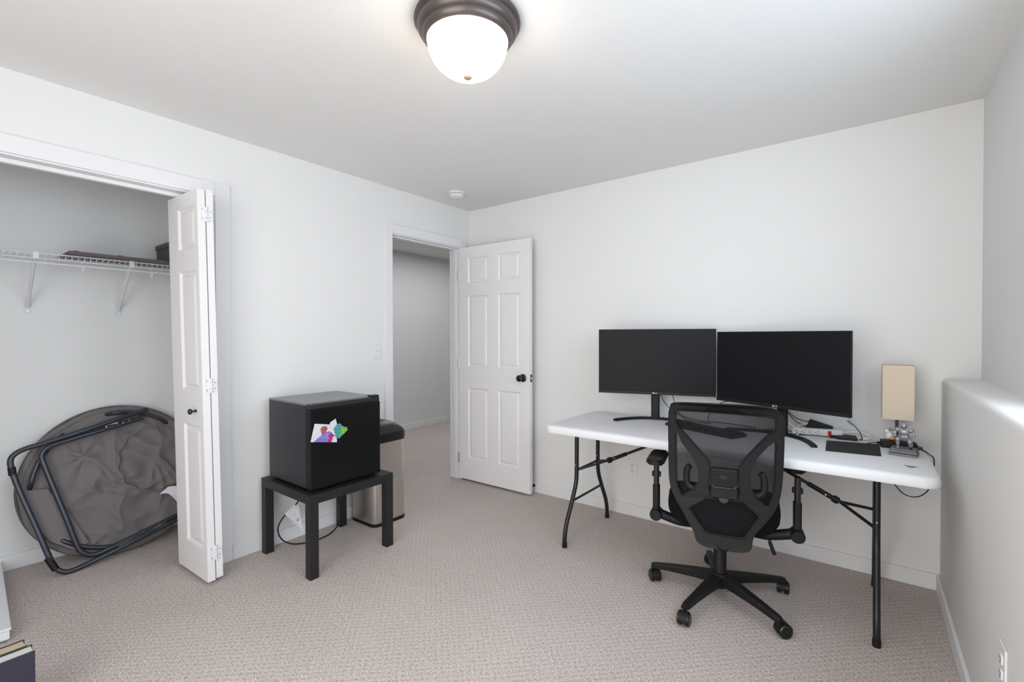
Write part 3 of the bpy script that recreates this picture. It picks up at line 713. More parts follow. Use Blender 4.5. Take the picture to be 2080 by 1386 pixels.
# trash can
bin_ = thing('trash_can', 'stainless steel trash can with domed black sensor lid by the doorway', 'bin', (0.155, -1.130, 0))
BX0, BX1, BY0, BY1 = 0.020, 0.300, -1.268, -0.995
obj('base_ring', prism(rrect(BX0-0.003, BX1+0.005, BY0-0.003, BY1+0.004, 0.05, 8), 0, 0.022, 'z', 0.003), M_black, bin_, smooth=True)
obj('body', prism(rrect(BX0, BX1, BY0, BY1, 0.045, 10), 0.020, 0.585, 'z'), M_steel, bin_, smooth=True)
bm = BM(); rings = []
for ins, z in ((-0.006, 0.565), (-0.008, 0.580), (-0.008, 0.612), (-0.003, 0.632), (0.015, 0.652), (0.045, 0.676), (0.080, 0.694), (0.115, 0.704)):
    rr = rrect(BX0+ins, BX1-ins, BY0+ins, BY1-ins, max(0.012, 0.05-ins*0.3), 8)
    rings.append([bm.verts.new((x, y, z)) for x, y in rr])
for a, b in zip(rings, rings[1:]):
    for k in range(len(a)): bm.faces.new((a[k], a[(k+1) % len(a)], b[(k+1) % len(a)], b[k]))
bm.faces.new(rings[-1]); bm.faces.new(rings[0][::-1])
lid = obj('lid', bm, M_blackgl, bin_, smooth=True, label='domed black lid')
obj('sensor_eye', lathe([(0.016, 0), (0.013, 0.004), (0.0005, 0.005)], (0.262, -1.105, 0.657), 20), M_slot, lid, smooth=True)
obj('button', lathe([(0.006, 0), (0.004, 0.003)], (0.284, -1.100, 0.642), 12), M_bluelbl, lid, smooth=True)
obj('button', lathe([(0.006, 0), (0.004, 0.003)], (0.284, -1.075, 0.642), 12), M_bluelbl, lid, smooth=True)

# ================================================================== FOLDING DESK
DX0, DX1, DYF, DYB, DTZ = 1.322, 3.158, -0.772, -0.058, 0.742
dk = thing('folding_table', 'long white plastic folding table with black tube legs along the back wall', 'table', ((DX0+DX1)/2, -0.415, 0))
bm = BM(); rings = []
for ins, z in ((0.010, 0.700), (0.003, 0.698), (0.0, 0.704), (0.0, 0.728), (0.004, 0.737), (0.012, 0.742)):
    rr = rrect(DX0+ins, DX1-ins, DYF+ins, DYB-ins, 0.060-ins*0.5, 10)
    rings.append([bm.verts.new((x, y, z)) for x, y in rr])
for a, b in zip(rings, rings[1:]):
    for k in range(len(a)): bm.faces.new((a[k], a[(k+1) % len(a)], b[(k+1) % len(a)], b[k]))
bm.faces.new(rings[-1]); bm.faces.new(rings[0][::-1])
obj('tabletop', bm, M_desk, dk, smooth=True, label='white plastic top')
obj('apron_rail', box(DX0+0.08, DX1-0.08, DYF+0.150, DYF+0.170, 0.680, 0.700, 0.002), M_blackmetal, dk)
obj('apron_rail', box(DX0+0.08, DX1-0.08, DYB-0.170, DYB-0.150, 0.680, 0.700, 0.002), M_blackmetal, dk)
for x, s in ((1.457, 1), (2.962, -1)):
    for pts in ([(-0.580, 0.690), (-0.582, 0.43), (-0.592, 0.36), (-0.635, 0.27), (-0.700, 0.155), (-0.722, 0.10), (-0.731, 0.05), (-0.732, 0.0)],
                [(-0.290, 0.690), (-0.290, 0.43), (-0.282, 0.36), (-0.240, 0.27), (-0.176, 0.155), (-0.155, 0.10), (-0.147, 0.05), (-0.146, 0.0)]):
        P = [Vector((x, y, z)) for y, z in pts]
        PP = [P[0]]+spline(P[1:], 5)
        lg = obj('leg', tube(PP, 0.0135, 14), M_blackmetal, dk, smooth=True)
        obj('foot_cap', tube([(x, pts[-1][0], 0.0), (x, pts[-1][0]+0.0005, 0.030)], 0.0155, 14), M_black, lg, smooth=True)
        obj('rivet', lathe([(0.004, 0), (0.003, 0.003)], (x, pts[1][0]-0.016, 0.475), 8, 'y'), M_chrome, lg)
    obj('crossbar', tube([(x, -0.580, 0.440), (x, -0.291, 0.440)], 0.008, 10), M_blackmetal, dk, smooth=True)
    obj('crossbar', tube([(x, -0.641, 0.258), (x, -0.234, 0.258)], 0.008, 10), M_blackmetal, dk, smooth=True)
    jx = x+s*0.155; jz = 0.497
    bm = BM()
    atube(bm, [(x, -0.578, 0.440), (jx-s*0.02, -0.44, jz-0.008), (jx+s*0.02, -0.436, jz+0.008)], 0.0075, 8)
    atube(bm, [(x, -0.292, 0.440), (jx-s*0.02, -0.43, jz-0.008), (jx+s*0.02, -0.436, jz+0.008)], 0.0075, 8)
    obj('brace_fork', bm, M_blackmetal, dk, smooth=True)
    bm = BM(); dirv = Vector((s*0.33, 0, 0.165)).normalized()
    J = Vector((jx, -0.436, jz))
    atube(bm, [J-dirv*0.015, J+dirv*0.13], 0.012, 8)
    atube(bm, [J-dirv*0.010, J+dirv*0.014], 0.018, 8)
    br = obj('brace_sleeve', bm, M_black, dk)
    obj('rivet', lathe([(0.005, 0), (0.004, -0.003)], J+dirv*0.045+Vector((0, -0.0115, 0)), 8, 'y'), M_chrome, br)
    obj('brace_bar', tube([J+dirv*0.10, J+dirv*0.38, J+dirv*0.40+Vector((s*0.02, 0, -0.004))], 0.0085, 8), M_blackmetal, dk, smooth=True)
    obj('pivot_plate', box(min(jx+s*0.32, jx+s*0.40), max(jx+s*0.32, jx+s*0.40), -0.50, -0.37, 0.665, 0.7005, 0.002), M_blackmetal, dk)

# small printed mark on the table top
obj('maker_mark', (lambda b: [abox(b, *v, 0.7421, 0.7424) for v in ((3.050, 3.088, -0.600, -0.592), (3.058, 3.085, -0.615, -0.606), (3.082, 3.098, -0.606, -0.598), (3.064, 3.080, -0.626, -0.619))] and b)(BM()), mat('mark_ink', (70, 68, 62), 0.7), dk)

# ------------------------------------------------------------------ monitors
def monitor(label, A, B, zb, zt, base_shift=0.0, cable=True):
    """A, B = left and right lower corners (x,y) of the screen seen by the user"""
    A = Vector((A[0], A[1], 0)); B = Vector((B[0], B[1], 0)); c = (A+B)/2
    ang = math.atan2(B.y-A.y, B.x-A.x); w = (B-A).length; hh = zt-zb
    t = thing('monitor', label, 'monitor', (c.x, c.y, DTZ), ang)
    z0 = zb-DTZ; z1 = zt-DTZ
    obj('housing', box(-w/2, w/2, 0.002, 0.016, z0, z1, 0.002), M_bezel, t, local=True)
    obj('rear_bulge', box(-0.20, 0.20, 0.016, 0.045, z0+0.06, z1-0.10, 0.012), M_bezel, t, local=True)
    obj('screen', box(-w/2+0.003, w/2-0.003, 0.0, 0.003, z0+0.020, z1-0.003, 0.0005, 1), M_screen, t, local=True)
    obj('chin', box(-w/2, w/2, -0.003, 0.004, z0, z0+0.019, 0.001, 1), M_bezel, t, local=True)
    # LG emblem: disc and letters
    bm = text_bm('LG', 0.013); bm.transform(Matrix.Translation((0.006, -0.0036, z0+0.010)))
    lg = obj('emblem', bm, M_card, t, local=True)
    obj('emblem_disc', lathe([(0.0048, -0.0030), (0.0048, -0.0036)], (-0.010, 0, z0+0.010), 20, 'y'), M_card, lg, local=True)
    # stand
    obj('stand_neck', prism(rrect(-0.027, 0.027, 0.052, 0.082, 0.010, 4), 0.006, z0+0.22, 'z'), M_black, t, local=True, smooth=True)
    obj('stand_mount', box(-0.05, 0.05, 0.040, 0.056, z0+0.06, z0+0.18, 0.004), M_black, t, local=True)
    # arc foot
    pts = []
    for k in range(25):
        u = -1+2*k/24; pts.append((0.245*u, 0.070-0.150*abs(u)**2.2))
    bm = BM(); wd = 0.013
    secs = []
    for i, (x, y) in enumerate(pts):
        a = pts[max(i-1, 0)]; b = pts[min(i+1, 24)]; tx, ty = b[0]-a[0], b[1]-a[1]; L_ = math.hypot(tx, ty); nx, ny = -ty/L_, tx/L_
        h = 0.016
        secs.append([bm.verts.new((x+nx*wd, y+ny*wd, 0.0)), bm.verts.new((x+nx*wd, y+ny*wd, h*0.7)), bm.verts.new((x+nx*wd*0.6, y+ny*wd*0.6, h)), bm.verts.new((x-nx*wd*0.8, y-ny*wd*0.8, h)), bm.verts.new((x-nx*wd, y-ny*wd, h*0.8)), bm.verts.new((x-nx*wd, y-ny*wd, 0.0))])
    for a, b in zip(secs, secs[1:]):
        for k in range(6): bm.faces.new((a[k], a[(k+1) % 6], b[(k+1) % 6], b[k]))
    bm.faces.new(secs[0]); bm.faces.new(secs[-1][::-1])
    obj('stand_foot', bm, M_black, t, local=True)
    return t
monitor('black widescreen monitor on the left half of the desk', (1.487, -0.337), (2.180, -0.124), 0.914, 1.338)
monitor('black widescreen monitor on the right half of the desk, angled inward', (2.188, -0.142), (2.863, -0.432), 0.900, 1.319)

# ------------------------------------------------------------------ desk lamp
lm = thing('table_lamp', 'small table lamp with rectangular beige linen shade at the right desk end', 'lamp', (3.046, -0.13, DTZ))
bm = BM()
rr = rrect(2.984, 3.110, -0.20, -0.068, 0.006, 3)
for ins, z0, z1 in ((0, 0.878, 1.146),):
    lo = [bm.verts.new((x, y, z0)) for x, y in rr]; hi = [bm.verts.new((x, y, z1)) for x, y in rr]
    rin = rrect(2.987, 3.107, -0.197, -0.071, 0.004, 3)
    li = [bm.verts.new((x, y, z0)) for x, y in rin]; hi2 = [bm.verts.new((x, y, z1)) for x, y in rin]
    n = len(rr)
    for k in range(n):
        j = (k+1) % n
        bm.faces.new((lo[k], lo[j], hi[j], hi[k])); bm.faces.new((li[k], hi2[k], hi2[j], li[j]))
        bm.faces.new((hi[k], hi[j], hi2[j], hi2[k])); bm.faces.new((lo[k], li[k], li[j], lo[j]))
obj('lamp_shade', bm, M_linen, lm)
obj('pole', box(3.038, 3.052, -0.140, -0.126, DTZ+0.014, 1.06), M_blackmetal, lm)
obj('base', box(2.992, 3.098, -0.185, -0.080, DTZ, DTZ+0.016, 0.003), M_black, lm)
obj('shade_spider', (lambda b: [abox(b, 2.986, 3.108, -0.135, -0.131, 1.05, 1.053), abox(b, 3.043, 3.047, -0.198, -0.070, 1.05, 1.053)] and b)(BM()), M_blackmetal, lm)
pc = obj('pull_chain', (lambda b: [alathe(b, [(0.0003, -0.0018), (0.0015, -0.0010), (0.0018, 0), (0.0015, 0.0010), (0.0003, 0.0018)], (3.020, -0.165, 0.835+i*0.0042), 6) for i in range(28)] and b)(BM()), M_chrome, lm)
obj('chain_ball', lathe([(0.0003, -0.008), (0.006, -0.005), (0.008, 0), (0.006, 0.005), (0.0003, 0.008)], (3.020, -0.165, 0.824), 16), M_chrome, pc, smooth=True)

# white bird figurine standing in front of the lamp
ow = thing('bird_figurine', 'tiny white bird figurine with orange foot on the adapter by the lamp', 'figurine', (3.012, -0.195, DTZ+0.035))
obj('body', lathe([(0.0005, 0.0), (0.011, 0.002), (0.016, 0.012), (0.015, 0.024), (0.009, 0.034), (0.0005, 0.037)], (3.012, -0.195, DTZ+0.035), 20), M_whitepl, ow, smooth=True)
obj('head', lathe([(0.0005, 0.0), (0.008, 0.003), (0.010, 0.010), (0.008, 0.017), (0.0005, 0.020)], (3.004, -0.197, DTZ+0.065), 16), M_whitepl, ow, smooth=True)
obj('foot', lathe([(0.0005, 0.0), (0.010, 0.002), (0.012, 0.007), (0.009, 0.012), (0.0005, 0.014)], (3.022, -0.208, DTZ+0.0352), 16), M_orange, ow, smooth=True)

# power adapter block behind the figure
ad = thing('power_adapter', 'black laptop power adapter beneath the lamp shade', 'adapter', (3.05, -0.213, DTZ), radians(4))
obj('case', box(-0.072, 0.066, -0.030, 0.026, 0, 0.034, 0.004), M_black, ad, local=True)
obj('plug_collar', lathe([(0.008, -0.071), (0.006, -0.086)], (0, 0, 0.016), 12, 'x'), M_black, ad, local=True, smooth=True)
obj('cable', tube(spline([(-0.078, 0, 0.016), (-0.10, 0.002, 0.014), (-0.125, 0.006, 0.004)], 4), 0.0022, 6), M_black, ad, local=True, smooth=True)
obj('cable', tube(spline([(0.060, 0, 0.014), (0.075, 0.004, 0.016), (0.088, -0.002, 0.010), (0.070, -0.012, 0.006), (0.062, -0.014, 0.005)], 5), 0.0022, 6), M_black, ad, local=True, smooth=True)
lc = thing('lamp_cord', 'thin black cord running off the right desk edge and looping below', 'cord', (3.13, -0.3, 0.6))
obj('cable', tube(spline([(3.095, -0.12, DTZ+0.003), (3.120, -0.15, DTZ+0.003), (3.140, -0.22, DTZ+0.003), (3.158, -0.32, DTZ+0.002), (3.168, -0.34, 0.730), (3.166, -0.34, 0.66), (3.150, -0.33, 0.585), (3.110, -0.34, 0.548), (3.060, -0.36, 0.560), (3.020, -0.37, 0.62), (3.010, -0.37, 0.696)], 6), 0.0024, 6), M_black, lc, smooth=True)

# silver seated armoured figure on stacked metal books
fg = thing('silver_statuette', 'silver kneeling figure with helmet and shoulder pads on a stepped metal base', 'statuette', (3.062, -0.365, DTZ), radians(-8))
bm = BM()
z = 0.0
for i, (a, b, hgt) in enumerate(((0.051, 0.046, 0.010), (0.048, 0.044, 0.004), (0.050, 0.045, 0.009))):
    abox(bm, -a, a, -b, b, z, z+hgt, 0.001, 1); z += hgt+0.0008
obj('stepped_base', bm, M_pewter, fg, local=True)
obj('plinth', box(-0.045, 0.045, -0.038, 0.040, 0.0245, 0.0310, 0.002), M_pewter, fg, local=True)
def skin(verts, edges, rad, name, mtl, parent, lv=2):
    me = bpy.data.meshes.new(name); me.from_pydata(verts, edges, [])
    o = bpy.data.objects.new(name, me); COL.objects.link(o)
    md = o.modifiers.new('s', 'SKIN'); md.use_smooth_shade = True
    for i, v in enumerate(me.skin_vertices[0].data):
        v.radius = (rad[i], rad[i]); v.use_root = (i == 0)
    o.modifiers.new('u', 'SUBSURF').levels = lv
    dg = bpy.context.evaluated_depsgraph_get(); dg.update()
    m2 = bpy.data.meshes.new_from_object(o.evaluated_get(dg)); bpy.data.objects.remove(o, do_unlink=True)
    m2.materials.clear(); m2.materials.append(mtl)
    for p in m2.polygons: p.use_smooth = True
    o = bpy.data.objects.new(name, m2); COL.objects.link(o); o.parent = parent; PM[o.name] = PM[parent.name]
    return o
V = [(0.000, 0.012, 0.080), (0.000, 0.004, 0.096), (0.000, -0.004, 0.110), (0.001, -0.008, 0.124),
     (-0.012, 0.008, 0.078), (-0.021, -0.018, 0.072), (-0.021, -0.014, 0.050), (-0.021, -0.010, 0.036), (-0.020, -0.026, 0.034),
     (0.013, 0.008, 0.078), (0.023, -0.020, 0.066), (0.024, -0.008, 0.044), (0.024, 0.012, 0.036), (0.024, 0.026, 0.035),
     (-0.018, -0.002, 0.116), (-0.031, -0.002, 0.108), (-0.034, -0.004, 0.094), (-0.027, -0.016, 0.084),
     (0.018, -0.002, 0.116), (0.032, -0.002, 0.108), (0.037, -0.002, 0.095), (0.031, -0.014, 0.086)]
E_ = [(0, 1), (1, 2), (2, 3), (0, 4), (4, 5), (5, 6), (6, 7), (7, 8), (0, 9), (9, 10), (10, 11), (11, 12), (12, 13), (2, 14), (14, 15), (15, 16), (16, 17), (2, 18), (18, 19), (19, 20), (20, 21)]
RD = [0.014, 0.013, 0.016, 0.007, 0.011, 0.0095, 0.0075, 0.0055, 0.0055, 0.011, 0.0110, 0.0095, 0.0065, 0.0055, 0.009, 0.008, 0.0065, 0.006, 0.009, 0.008, 0.0065, 0.006]
fb = skin(V, E_, RD, 'figure_body', M_silver, fg)
def blob(name, c, r, sc3):
    bm = BM(); bmesh.ops.create_uvsphere(bm, u_segments=20, v_segments=12, radius=r, matrix=Matrix.Translation(c) @ Matrix.Diagonal((*sc3, 1)))
    return obj(name, bm, M_silver, fg, local=True, smooth=True)
hm = blob('helmet', (0.001, -0.011, 0.136), 0.0135, (0.95, 1.1, 1.0))
bm = BM()
for z, dy in ((0.1315, -0.0255), (0.1275, -0.0245)):
    atube(bm, spline([(-0.010, -0.016, z+0.002), (-0.005, dy, z), (0.001, dy-0.0015, z), (0.007, dy, z), (0.012, -0.016, z+0.002)], 4), 0.0011, 6)
obj('face_guard', bm, M_pewter, hm, local=True, smooth=True)
for x in (-0.025, 0.027): blob('shoulder_plate', (x*0.92, -0.004, 0.116), 0.0135, (0.95, 1.0, 0.72))
blob('chest_plate', (0.001, -0.009, 0.108), 0.0175, (1.15, 0.75, 0.85))
for x, y, z in ((-0.021, -0.021, 0.073), (0.023, -0.023, 0.066)): blob('knee_plate', (x, y, z), 0.0095, (1, 1, 1.1))

# keyboard behind the chair back
kbd = thing('keyboard', 'black keyboard lying askew on the desk behind the chair back', 'keyboard', (1.935, -0.330, DTZ), radians(-22.5))
obj('case', box(0, 0.455, 0, 0.130, 0.003, 0.018, 0.003), M_black, kbd, local=True)
bm = BM()
for r in range(5):
    for c_ in range(17):
        abox(bm, 0.010+c_*0.0257, 0.032+c_*0.0257, 0.009+r*0.0232, 0.029+r*0.0232, 0.0175, 0.0235, 0.0015, 1)
obj('keys', bm, M_black, kbd, local=True)['kind'] = 'stuff'
for x in (0.03, 0.425):
    obj('foot', box(x-0.012, x+0.012, 0.105, 0.115, 0, 0.004), M_slot, kbd, local=True)
    obj('foot', box(x-0.012, x+0.012, 0.015, 0.025, 0, 0.004), M_slot, kbd, local=True)

# mouse pad
obj('mouse_pad', (lambda b: aprism(b, [(2.757, -0.246), (2.975, -0.196), (2.978, -0.470), (2.768, -0.500)], DTZ+0.0003, DTZ+0.0045, 'z', 0.0012))(BM()), M_pad, label='flat black mouse pad on the desk right of the chair', cat='mouse pad')

# power strip
ps = thing('power_strip', 'white power strip with a red switch lying behind the right monitor foot', 'power strip', (2.700, -0.105, DTZ), radians(14))
obj('case', box(-0.118, 0.118, -0.020, 0.020, 0, 0.036, 0.004), M_whitepl, ps, local=True)
bm = BM()
for i in range(4):
    x = -0.100+i*0.033
    for dz in (-0.006, 0.006): abox(bm, x+0.004, x+0.011, -0.0208, -0.0195, 0.018+dz-0.0012, 0.018+dz+0.0012)
    alathe(bm, [(0.0024, -0.0195), (0.0024, -0.0208)], (x-0.004, 0, 0.018), 8, 'y')
obj('socket_slots', bm, M_slot, ps, local=True)
obj('rocker_switch', box(0.052, 0.068, -0.0235, -0.019, 0.006, 0.031, 0.001), M_red, ps, local=True)
obj('end_cap', box(0.084, 0.120, -0.0215, 0.0215, -0.0, 0.038, 0.004), M_whitepl, ps, local=True)
# charger standing behind the strip
cb = thing('wall_charger', 'black wedge shaped charger propped behind the power strip', 'charger', (2.70, -0.062, DTZ), radians(10))
obj('body', prism([(-0.055, 0.030), (-0.030, 0.080), (0.075, 0.048), (0.075, 0.028), (-0.050, 0.006)], -0.012, 0.012, 'y', 0.002), M_black, cb, local=True)
# hard drive / small black puck
hd = thing('external_drive', 'thin black portable drive lying right of the power strip', 'drive', (2.842, -0.105, DTZ), radians(6))
obj('case', box(-0.045, 0.040, -0.055, 0.040, 0, 0.013, 0.003), M_black, hd, local=True)
obj('usb_plug', box(-0.075, -0.045, -0.030, -0.016, 0.002, 0.010, 0.001), M_black, hd, local=True)
# white thick cable of the strip
wc = obj('power_cable', tube(spline([(2.815, -0.078, DTZ+0.022), (2.86, -0.066, DTZ+0.030), (2.90, -0.055, DTZ+0.030), (2.935, -0.062, DTZ+0.020), (2.938, -0.085, DTZ+0.010), (2.915, -0.10, DTZ+0.006), (2.885, -0.085, DTZ+0.006)], 6), 0.0048, 8), M_whitepl, label='thick white power cable curling from the power strip', cat='cable', smooth=True)
uc = thing('usb_cable', 'short black cable standing up with a grey plug right of the power strip', 'cable', (2.87, -0.07, DTZ))
obj('cable', tube(spline([(2.895, -0.125, DTZ+0.003), (2.905, -0.105, DTZ+0.006), (2.893, -0.09, DTZ+0.040), (2.868, -0.08, DTZ+0.072)], 6), 0.0022, 6), M_black, uc, smooth=True)
obj('plug', tube([(2.868, -0.08, DTZ+0.070), (2.853, -0.078, DTZ+0.082), (2.840, -0.076, DTZ+0.092)], 0.0055, 8), M_wclear, uc, smooth=True)
wcb = obj('charging_cable', tube(spline([(2.505, -0.20, DTZ+0.020), (2.53, -0.19, DTZ+0.055), (2.565, -0.19, DTZ+0.070), (2.595, -0.17, DTZ+0.050), (2.625, -0.16, DTZ+0.020), (2.615, -0.20, DTZ+0.004), (2.590, -0.215, DTZ+0.003)], 7), 0.0030, 8), M_whitepl, label='thin white charging cable arched beside the right monitor foot', cat='cable', smooth=True)
wcb2 = obj('charging_cable', tube(spline([(2.59, -0.15, DTZ+0.006), (2.605, -0.13, DTZ+0.030), (2.63, -0.12, DTZ+0.050), (2.66, -0.10, DTZ+0.060)], 6), 0.0022, 8), M_whitepl, label='thin white cable strand rising to the power strip left end', cat='cable', smooth=True)
random.seed(7)
blk = [
 ('black cable hanging from the left monitor neck down to the desk', [(1.880, -0.12, 0.97), (1.90, -0.09, 0.90), (1.93, -0.08, 0.80), (2.00, -0.09, DTZ+0.005), (2.15, -0.12, DTZ+0.004)]),
 ('thin black cable drooping behind the chair mesh between the monitors', [(1.815, -0.12, 0.96), (1.84, -0.09, 0.86), (1.92, -0.07, 0.78), (2.06, -0.07, DTZ+0.006), (2.20, -0.085, DTZ+0.010), (2.40, -0.10, DTZ+0.006)]),
 ('black cable arching up to the right monitor from the desk', [(2.12, -0.075, DTZ+0.004), (2.13, -0.06, 0.80), (2.20, -0.05, 0.875), (2.33, -0.10, 0.90), (2.46, -0.21, 0.94)]),
 ('black cable falling from the right monitor to the power strip', [(2.54, -0.20, 0.95), (2.56, -0.10, 0.86), (2.60, -0.06, 0.80), (2.66, -0.05, 0.775), (2.70, -0.047, 0.80)]),
 ('black cord lying along the front of the power strip', [(2.44, -0.20, DTZ+0.004), (2.53, -0.185, DTZ+0.006), (2.62, -0.168, DTZ+0.004), (2.70, -0.148, DTZ+0.006), (2.78, -0.135, DTZ+0.004), (2.82, -0.13, DTZ+0.004)]),
 ('black cord bundle lying just behind the right monitor foot', [(2.43, -0.16, DTZ+0.004), (2.50, -0.13, DTZ+0.014), (2.56, -0.15, DTZ+0.022), (2.60, -0.145, DTZ+0.006), (2.66, -0.155, DTZ+0.004)]),
 ('black cable sagging from the monitor neck over the power strip end', [(2.555, -0.19, 0.90), (2.59, -0.10, 0.835), (2.64, -0.07, 0.81), (2.70, -0.05, 0.806)]),
]
for lb, pts in blk:
    obj('black_cable', tube(spline(pts, 7), 0.0024, 6), M_black, label=lb, cat='cable', smooth=True)
obj('cable_adapter', box(2.765, 2.81, -0.146, -0.120, DTZ+0.0005, DTZ+0.014, 0.003), M_black, label='small black cable adapter block beside the portable drive', cat='adapter')

# ================================================================== OFFICE CHAIR
oc = thing('office_chair', 'black mesh back office chair on five casters facing the desk', 'chair', (2.350, -0.735, 0), radians(12.3))
# local: x right, y forward (towards desk), z up
def cobj(name, bm, mtl, parent=oc, **k): return obj(name, bm, mtl, parent, local=True, **k)
cobj('gas_cylinder', lathe([(0.030, 0.055), (0.030, 0.245), (0.026, 0.250), (0.0165, 0.252), (0.0165, 0.335)], (0, 0, 0), 28), M_black, smooth=True)
cobj('hub', lathe([(0.040, 0.066), (0.046, 0.072), (0.047, 0.120), (0.040, 0.128)], (0, 0, 0), 28), M_black, smooth=True)
angs = [5.5-12.3+41-5.5, 113-12.3, 185-12.3, 257-12.3, 329-12.3]
for ai, a in enumerate(angs):
    a = radians(a); d = Vector((cos(a), sin(a), 0)); s = Vector((-sin(a), cos(a), 0))
    bm = BM(); secs = []
    for t, wd, zt, zb in ((0.03, 0.030, 0.124, 0.078), (0.12, 0.025, 0.116, 0.078), (0.24, 0.020, 0.100, 0.072), (0.315, 0.017, 0.088, 0.064), (0.335, 0.013, 0.084, 0.064)):
        c = d*t
        secs.append([bm.verts.new(c+s*k*wd+Vector((0, 0, zz))) for k, zz in ((-1, zb), (-1, zt-0.008), (-0.7, zt), (0.7, zt), (1, zt-0.008), (1, zb))])
    for x_, y_ in zip(secs, secs[1:]):
        for k in range(6): bm.faces.new((x_[k], x_[(k+1) % 6], y_[(k+1) % 6], y_[k]))
    bm.faces.new(secs[0]); bm.faces.new(secs[-1][::-1])
    cobj('base_arm', bm, M_black)
    # caster
    cpos = d*0.325
    ca = a+(0.9, -0.7, 2.2, 0.3, 1.2)[ai]
    e = Vector((cos(ca), sin(ca), 0)); g = Vector((-sin(ca), cos(ca), 0))
    cc = cpos+e*0.018+Vector((0, 0, 0.0300))
    Rm = Matrix((e, g, Vector((0, 0, 1)))).transposed().to_4x4(); Rm.translation = cc
    bm = BM(); alathe(bm, [(0.008, 0.004), (0.008, 0.045)], cpos+Vector((0, 0, 0.030)), 12)
    t_ = BM()
    hood = []
    for k in range(13):
        aa = radians(-10+k*200/12); hood.append((0.0320*cos(aa), 0.0320*sin(aa)))
    aprism(t_, hood, -0.0225, 0.0225, 'y', 0.003)
    merge(bm, t_, Rm)
    cs = cobj('caster', bm, M_black)
    for sg in (-1, 1):
        t_ = BM(); alathe(t_, [(0.010, sg*0.0245), (0.025, sg*0.0270), (0.0296, sg*0.023), (0.0300, sg*0.009), (0.025, sg*0.006)], (0, 0, 0), 26, 'y')
        b2 = BM(); merge(b2, t_, Rm)
        cobj('wheel', b2, M_blackgl, cs, smooth=True)
# seat
bm = BM(); rings = []
def seat_pt(u, v): pass
outl = []
for k in range(64):
    a = 2*pi*k/64
    ex = 0.255*math.copysign(abs(cos(a))**0.55, cos(a)); ey = 0.235*math.copysign(abs(sin(a))**0.55, sin(a))
    outl.append((ex*(1-0.06*(ey < 0)*abs(ey)/0.235), ey+0.035))
for sc_, z in ((0.80, 0.375), (0.93, 0.385), (0.99, 0.410), (1.0, 0.435), (0.985, 0.460), (0.94, 0.475), (0.80, 0.480), (0.4, 0.472), (0.0, 0.468)):
    rings.append([bm.verts.new((0.008+x*sc_, 0.035+(y-0.035)*sc_, z+(0.03*(abs(x*sc_)/0.255)**2 if z > 0.45 else 0.02*(abs(x)/0.255)**2))) for x, y in outl])
for a, b in zip(rings, rings[1:]):
    for k in range(64): bm.faces.new((a[k], a[(k+1) % 64], b[(k+1) % 64], b[k]))
bm.faces.new(rings[0][::-1]); bmesh.ops.remove_doubles(bm, verts=bm.verts, dist=1e-5)
cobj('seat', bm, M_seat, smooth=True, label='black cushioned fabric seat')
cobj('seat_mechanism', box(-0.10, 0.10, -0.16, 0.12, 0.325, 0.378, 0.012), M_black)
lev = cobj('height_lever', tube(spline([(0.08, 0.03, 0.350), (0.17, 0.02, 0.355), (0.212, 0.01, 0.325), (0.226, 0.0, 0.275)], 5), 0.0065, 10), M_blackmetal, smooth=True)
cobj('lever_grip', tube([(0.216, 0.006, 0.312), (0.236, -0.002, 0.258)], 0.0085, 10), M_black, lev, smooth=True)
# back: outlines measured in the back plane (x, z)
cxm = 0.018
O = [(-0.178, 0.989), (0.042, 0.996), (0.179, 0.991), (0.230, 0.974), (0.250, 0.940), (0.254, 0.853), (0.251, 0.704), (0.241, 0.603), (0.22, 0.54), (0.181, 0.478), (0.154, 0.443), (0.136, 0.409), (0.128, 0.365), (0.100, 0.345), (0.025, 0.339), (-0.055, 0.342), (-0.093, 0.359), (-0.106, 0.396), (-0.126, 0.43), (-0.167, 0.499), (-0.203, 0.559), (-0.218, 0.623), (-0.221, 0.721), (-0.221, 0.891), (-0.213, 0.960)]
HA = [(-0.172, 0.948), (0.020, 0.951), (0.200, 0.942), (0.216, 0.925), (0.214, 0.890), (0.179, 0.856), (0.117, 0.779), (0.085, 0.729), (0.073, 0.700), (0.073, 0.580), (-0.034, 0.578), (-0.035, 0.700), (-0.048, 0.735), (-0.080, 0.775), (-0.125, 0.825), (-0.180, 0.886), (-0.182, 0.935)]
HB = [(-0.182, 0.839), (-0.160, 0.800), (-0.125, 0.755), (-0.100, 0.714), (-0.088, 0.672), (-0.092, 0.624), (-0.150, 0.560), (-0.168, 0.578), (-0.181, 0.625)]
HC = [(0.217, 0.835), (0.217, 0.770), (0.214, 0.640), (0.202, 0.585), (0.187, 0.557), (0.140, 0.607), (0.124, 0.640), (0.122, 0.688), (0.135, 0.735), (0.170, 0.790), (0.200, 0.825)]
HD = [(-0.121, 0.508), (-0.070, 0.545), (-0.045, 0.560), (0.085, 0.562), (0.110, 0.548), (0.153, 0.510), (0.147, 0.492), (0.104, 0.421), (0.088, 0.410), (0.020, 0.407), (-0.048, 0.410), (-0.066, 0.424), (-0.117, 0.492)]
def v2(pts, sub=4): return [(p.x, p.y) for p in spline([Vector((a, b, 0)) for a, b in pts], sub, True)]
def backbend(bm, y0=-0.25):
    bmesh.ops.triangulate(bm, faces=bm.faces)
    for v in bm.verts:
        xx = (v.co.x-cxm)/0.235; zz = (v.co.z-0.62)/0.38
        v.co.y += y0 - 0.0 + 0.030*xx*xx*(0.4+0.6*max(0, min(1, (v.co.z-0.35)/0.3))) + 0.020*(1-zz*zz) - 0.018*max(0, zz)**2
    return bm
